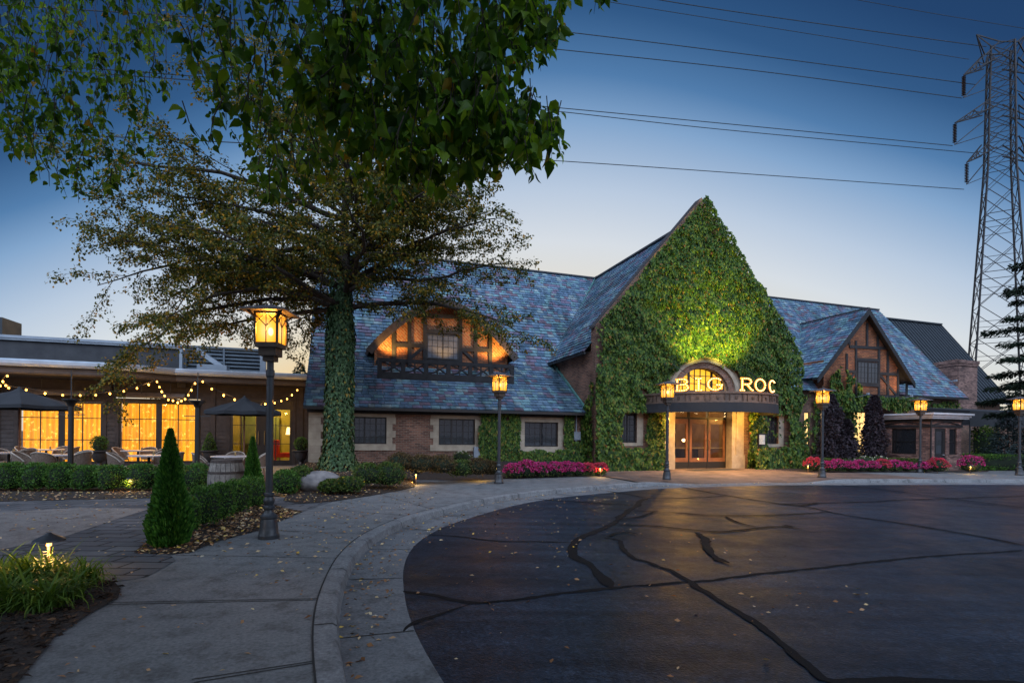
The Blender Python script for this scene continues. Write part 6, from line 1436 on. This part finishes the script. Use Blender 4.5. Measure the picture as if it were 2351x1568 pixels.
q = at(2420, 1010, 23); conifer((q.x, q.y, 0), 12.8, 3.0, 70, 'tall dark conifer reaching in from the right edge before the lattice tower', sparse=3.6, z0=2.6, ll=.21)
M['leaf_blue'] = island('spruce_leaf', [(0, (.03, .05, .05)), (1, (.07, .10, .10))], rough=.6)
q = at(2312, 1040, 25.2); conifer((q.x, q.y, 0), 2.9, 1.1, 46, 'bluish young spruce under the black awning', 'leaf_blue', .2, 2.2)
q = at(2262, 1040, 27.5); bush('shrub', (q.x, q.y, 0), .55, .5, 2.1, 900, .12, M['leaf_ivy'], M['core'], 'dark ivy-like shrub right behind the brick booth', 'shrub', None, 3, .2)
q = P(33, .4); MB().box(-6.5, 8, 0, .3, -.2, 2.3).build('brick_wall', M['brick']); o = bpy.data.objects['brick_wall']; o.location = P(27.4, 3.2, 0); o.rotation_euler.z = TH; tag(o, 'dark brick wall in the shade under the black awning', 'wall')
for i, (px, Y, h, lab) in enumerate(((2440, 34, 6.5, 'dark evergreen behind the right end of the awning'), (2330, 44, 6.0, 'dark evergreen beyond the metal roof by the tower foot'), (2380, 40, 7, 'bushy evergreen at the right edge below the tower'))):
    q = at(px, 1000, Y); conifer((q.x, q.y, -.1), h, 2.3, 60, lab, 'leaf_dark', .3, 1.3, group='evergreens beyond the annex', ll=.3)
for i, (px, Y, h, lab) in enumerate(((398, 40, 8.2, 'small treetop showing above the flat patio roof'), (688, 46, 7.8, 'treetop between the lamp post and the slate roof'))):
    q = at(px, 1000, Y); conifer((q.x, q.y, 0), h, 2.4, 60, lab, 'leaf_dark', 1.5, 1.2, name='distant_tree', group='treetops beyond the patio roof', ll=.3)
# ------------------------------------------------------------------ lattice tower and power lines
tw = at(2289, 1008, 55); tower = empty('lattice_tower', (tw.x, tw.y, 0), 'tall dark steel lattice transmission tower at the right edge', 'tower')
LV = [0, 4.2, 8.2, 12.0, 15.6, 19.0, 22.2, 25.2, 28.0, 30.4, 32.0, 33.6, 35.2, 36.8, 38.4, 40.0, 41.6, 43.0]
def half(z): return 3.6 + (1.55 - 3.6)*min(1, z/30.4) + (0 if z < 30.4 else (1.3 - 1.55)*(z - 30.4)/12.6)
def corner(k, z): t = radians(12) + k*pi/2; return Vector((half(z)*cos(t), half(z)*sin(t), z))
for k in range(4):
    mb = MB()
    for z0, z1 in zip(LV, LV[1:]): mb.bar(corner(k, z0), corner(k, z1), .13, .13)
    mb.build('leg', M['steel'], tower)
mb = MB()
for i, (z0, z1) in enumerate(zip(LV, LV[1:])):
    for k in range(4):
        a, b, c, d = corner(k, z0), corner(k+1, z0), corner(k, z1), corner(k+1, z1); w = .06 if z0 < 28 else .05
        mb.bar(a, d, w, w); mb.bar(b, c, w, w)
        if i % 2 == 0 or z0 > 28: mb.bar(c, d, w, w)
        if z0 < 25: m = (a+b+c+d)/4; mb.bar((a+c)/2, m, .045, .045); mb.bar((b+d)/2, m, .045, .045)
mb.build('bracing', M['steel'], tower)
def arm(sgn_, x, zt, zu, zl, drop):
    mb = MB(); tip = Vector((sgn_*x, 0, zt)); h = half(zl)*.75
    for y in (-.9, .9):
        mb.bar((sgn_*h, y, zu), tip, .10, .10); mb.bar((sgn_*h, y, zl), tip, .10, .10)
        for t in (.3, .6): p = Vector((sgn_*h, y, zu)).lerp(tip, t); q = Vector((sgn_*h, y, zl)).lerp(tip, t + .1); q0 = Vector((sgn_*h, y, zl)).lerp(tip, t - .2); mb.bar(p, q, .06, .06); mb.bar(p, q0, .06, .06)
    mb.bar((sgn_*h, -.9, zl), (sgn_*(h + (x-h)*.4), .5, zl + (zt-zl)*.4), .06, .06)
    low = tip + Vector((0, 0, -drop)); mb.bar(low, (sgn_*h, 0, zl - .6), .08, .08); mb.bar(low, (sgn_*h*1.1, 0, zl - drop - .5 + (zl-zt)*.2), .06, .06); mb.build('crossarm', M['steel'], tower)
    ins = MB(); prof = []
    for j in range(12): z = -.15 - (drop-.3)*j/12; prof += [(.06, z), (.20, z - .03), (.06, z - .09)]
    ins.lathe(prof[::-1], 8, tip); ins.tube([tip, low], .03, 5); ins.build('insulator', plain('insulator', (.07, .035, .03), rough=.4, bump=0), tower)
for s in (-1, 1): arm(s, 3.9, 40.1, 43.0, 41.4, 2.4); arm(s, 4.8, 35.0, 37.6, 36.4, 2.3); arm(s, 3.5, 30.8, 33.2, 32.0, 2.3)
mb = MB()
for s in (-1, 1):
    for y in (-.9, .9): mb.bar((s*.9, y, 43.0), (s*2.6, 0, 44.4), .09, .09); mb.bar((s*.9, y, 41.8), (s*2.6, 0, 44.4), .08, .08); mb.bar((0, y, 43.0), (s*.95, y, 43.0), .09, .09)
mb.build('peak', M['steel'], tower)
WR = [([(2265,108,56),(1900,58,52),(1510,0,48),(1000,-95,42),(300,-250,34)], 'upper thick power line passing the very top of the frame'), ([(2225,137,54),(1830,74,50),(1440,12,46),(1000,-62,41),(300,-190,33)], 'thin power line second from the top right of the leaves'),
      ([(2240,195,56),(1750,130,51),(1290,73,46),(700,8,40),(-200,-70,32)], 'power line leaving the leaves by the topmost hanging leaves'), ([(2209,226,54),(1750,165,50),(1290,115,46),(700,58,40),(-200,0,32)], 'power line ending at the highest visible insulator'),
      ([(2187,335,54),(1650,283,50),(1150,236,46),(376,170,38),(-300,125,32)], 'upper line of the close pair of power lines at the middle insulator'), ([(2240,352,57),(1650,297,52),(1150,243,47),(376,180,39),(-300,138,33)], 'lower line of the close pair of power lines'),
      ([(2213,435,54),(1750,402,50),(1285,370,46),(700,336,40),(50,305,34),(-300,292,31)], 'lowest power line above the ivy gable peak'), ([(2420,78,58),(2351,66,58),(2150,33,56),(1965,0,54),(1600,-66,50)], 'faint thin wire crossing the top right corner')]
for pts, lab in WR:
    W = [at(x, y, d) for x, y, d in pts]; o = MB().tube([w - W[0] for w in catmull(W, 1.0)], .026 if 'thin' in lab else .036, 5).build('power_line', M['wire']); o.location = W[0]; tag(o, lab, 'power line', 'power lines running to the tower')
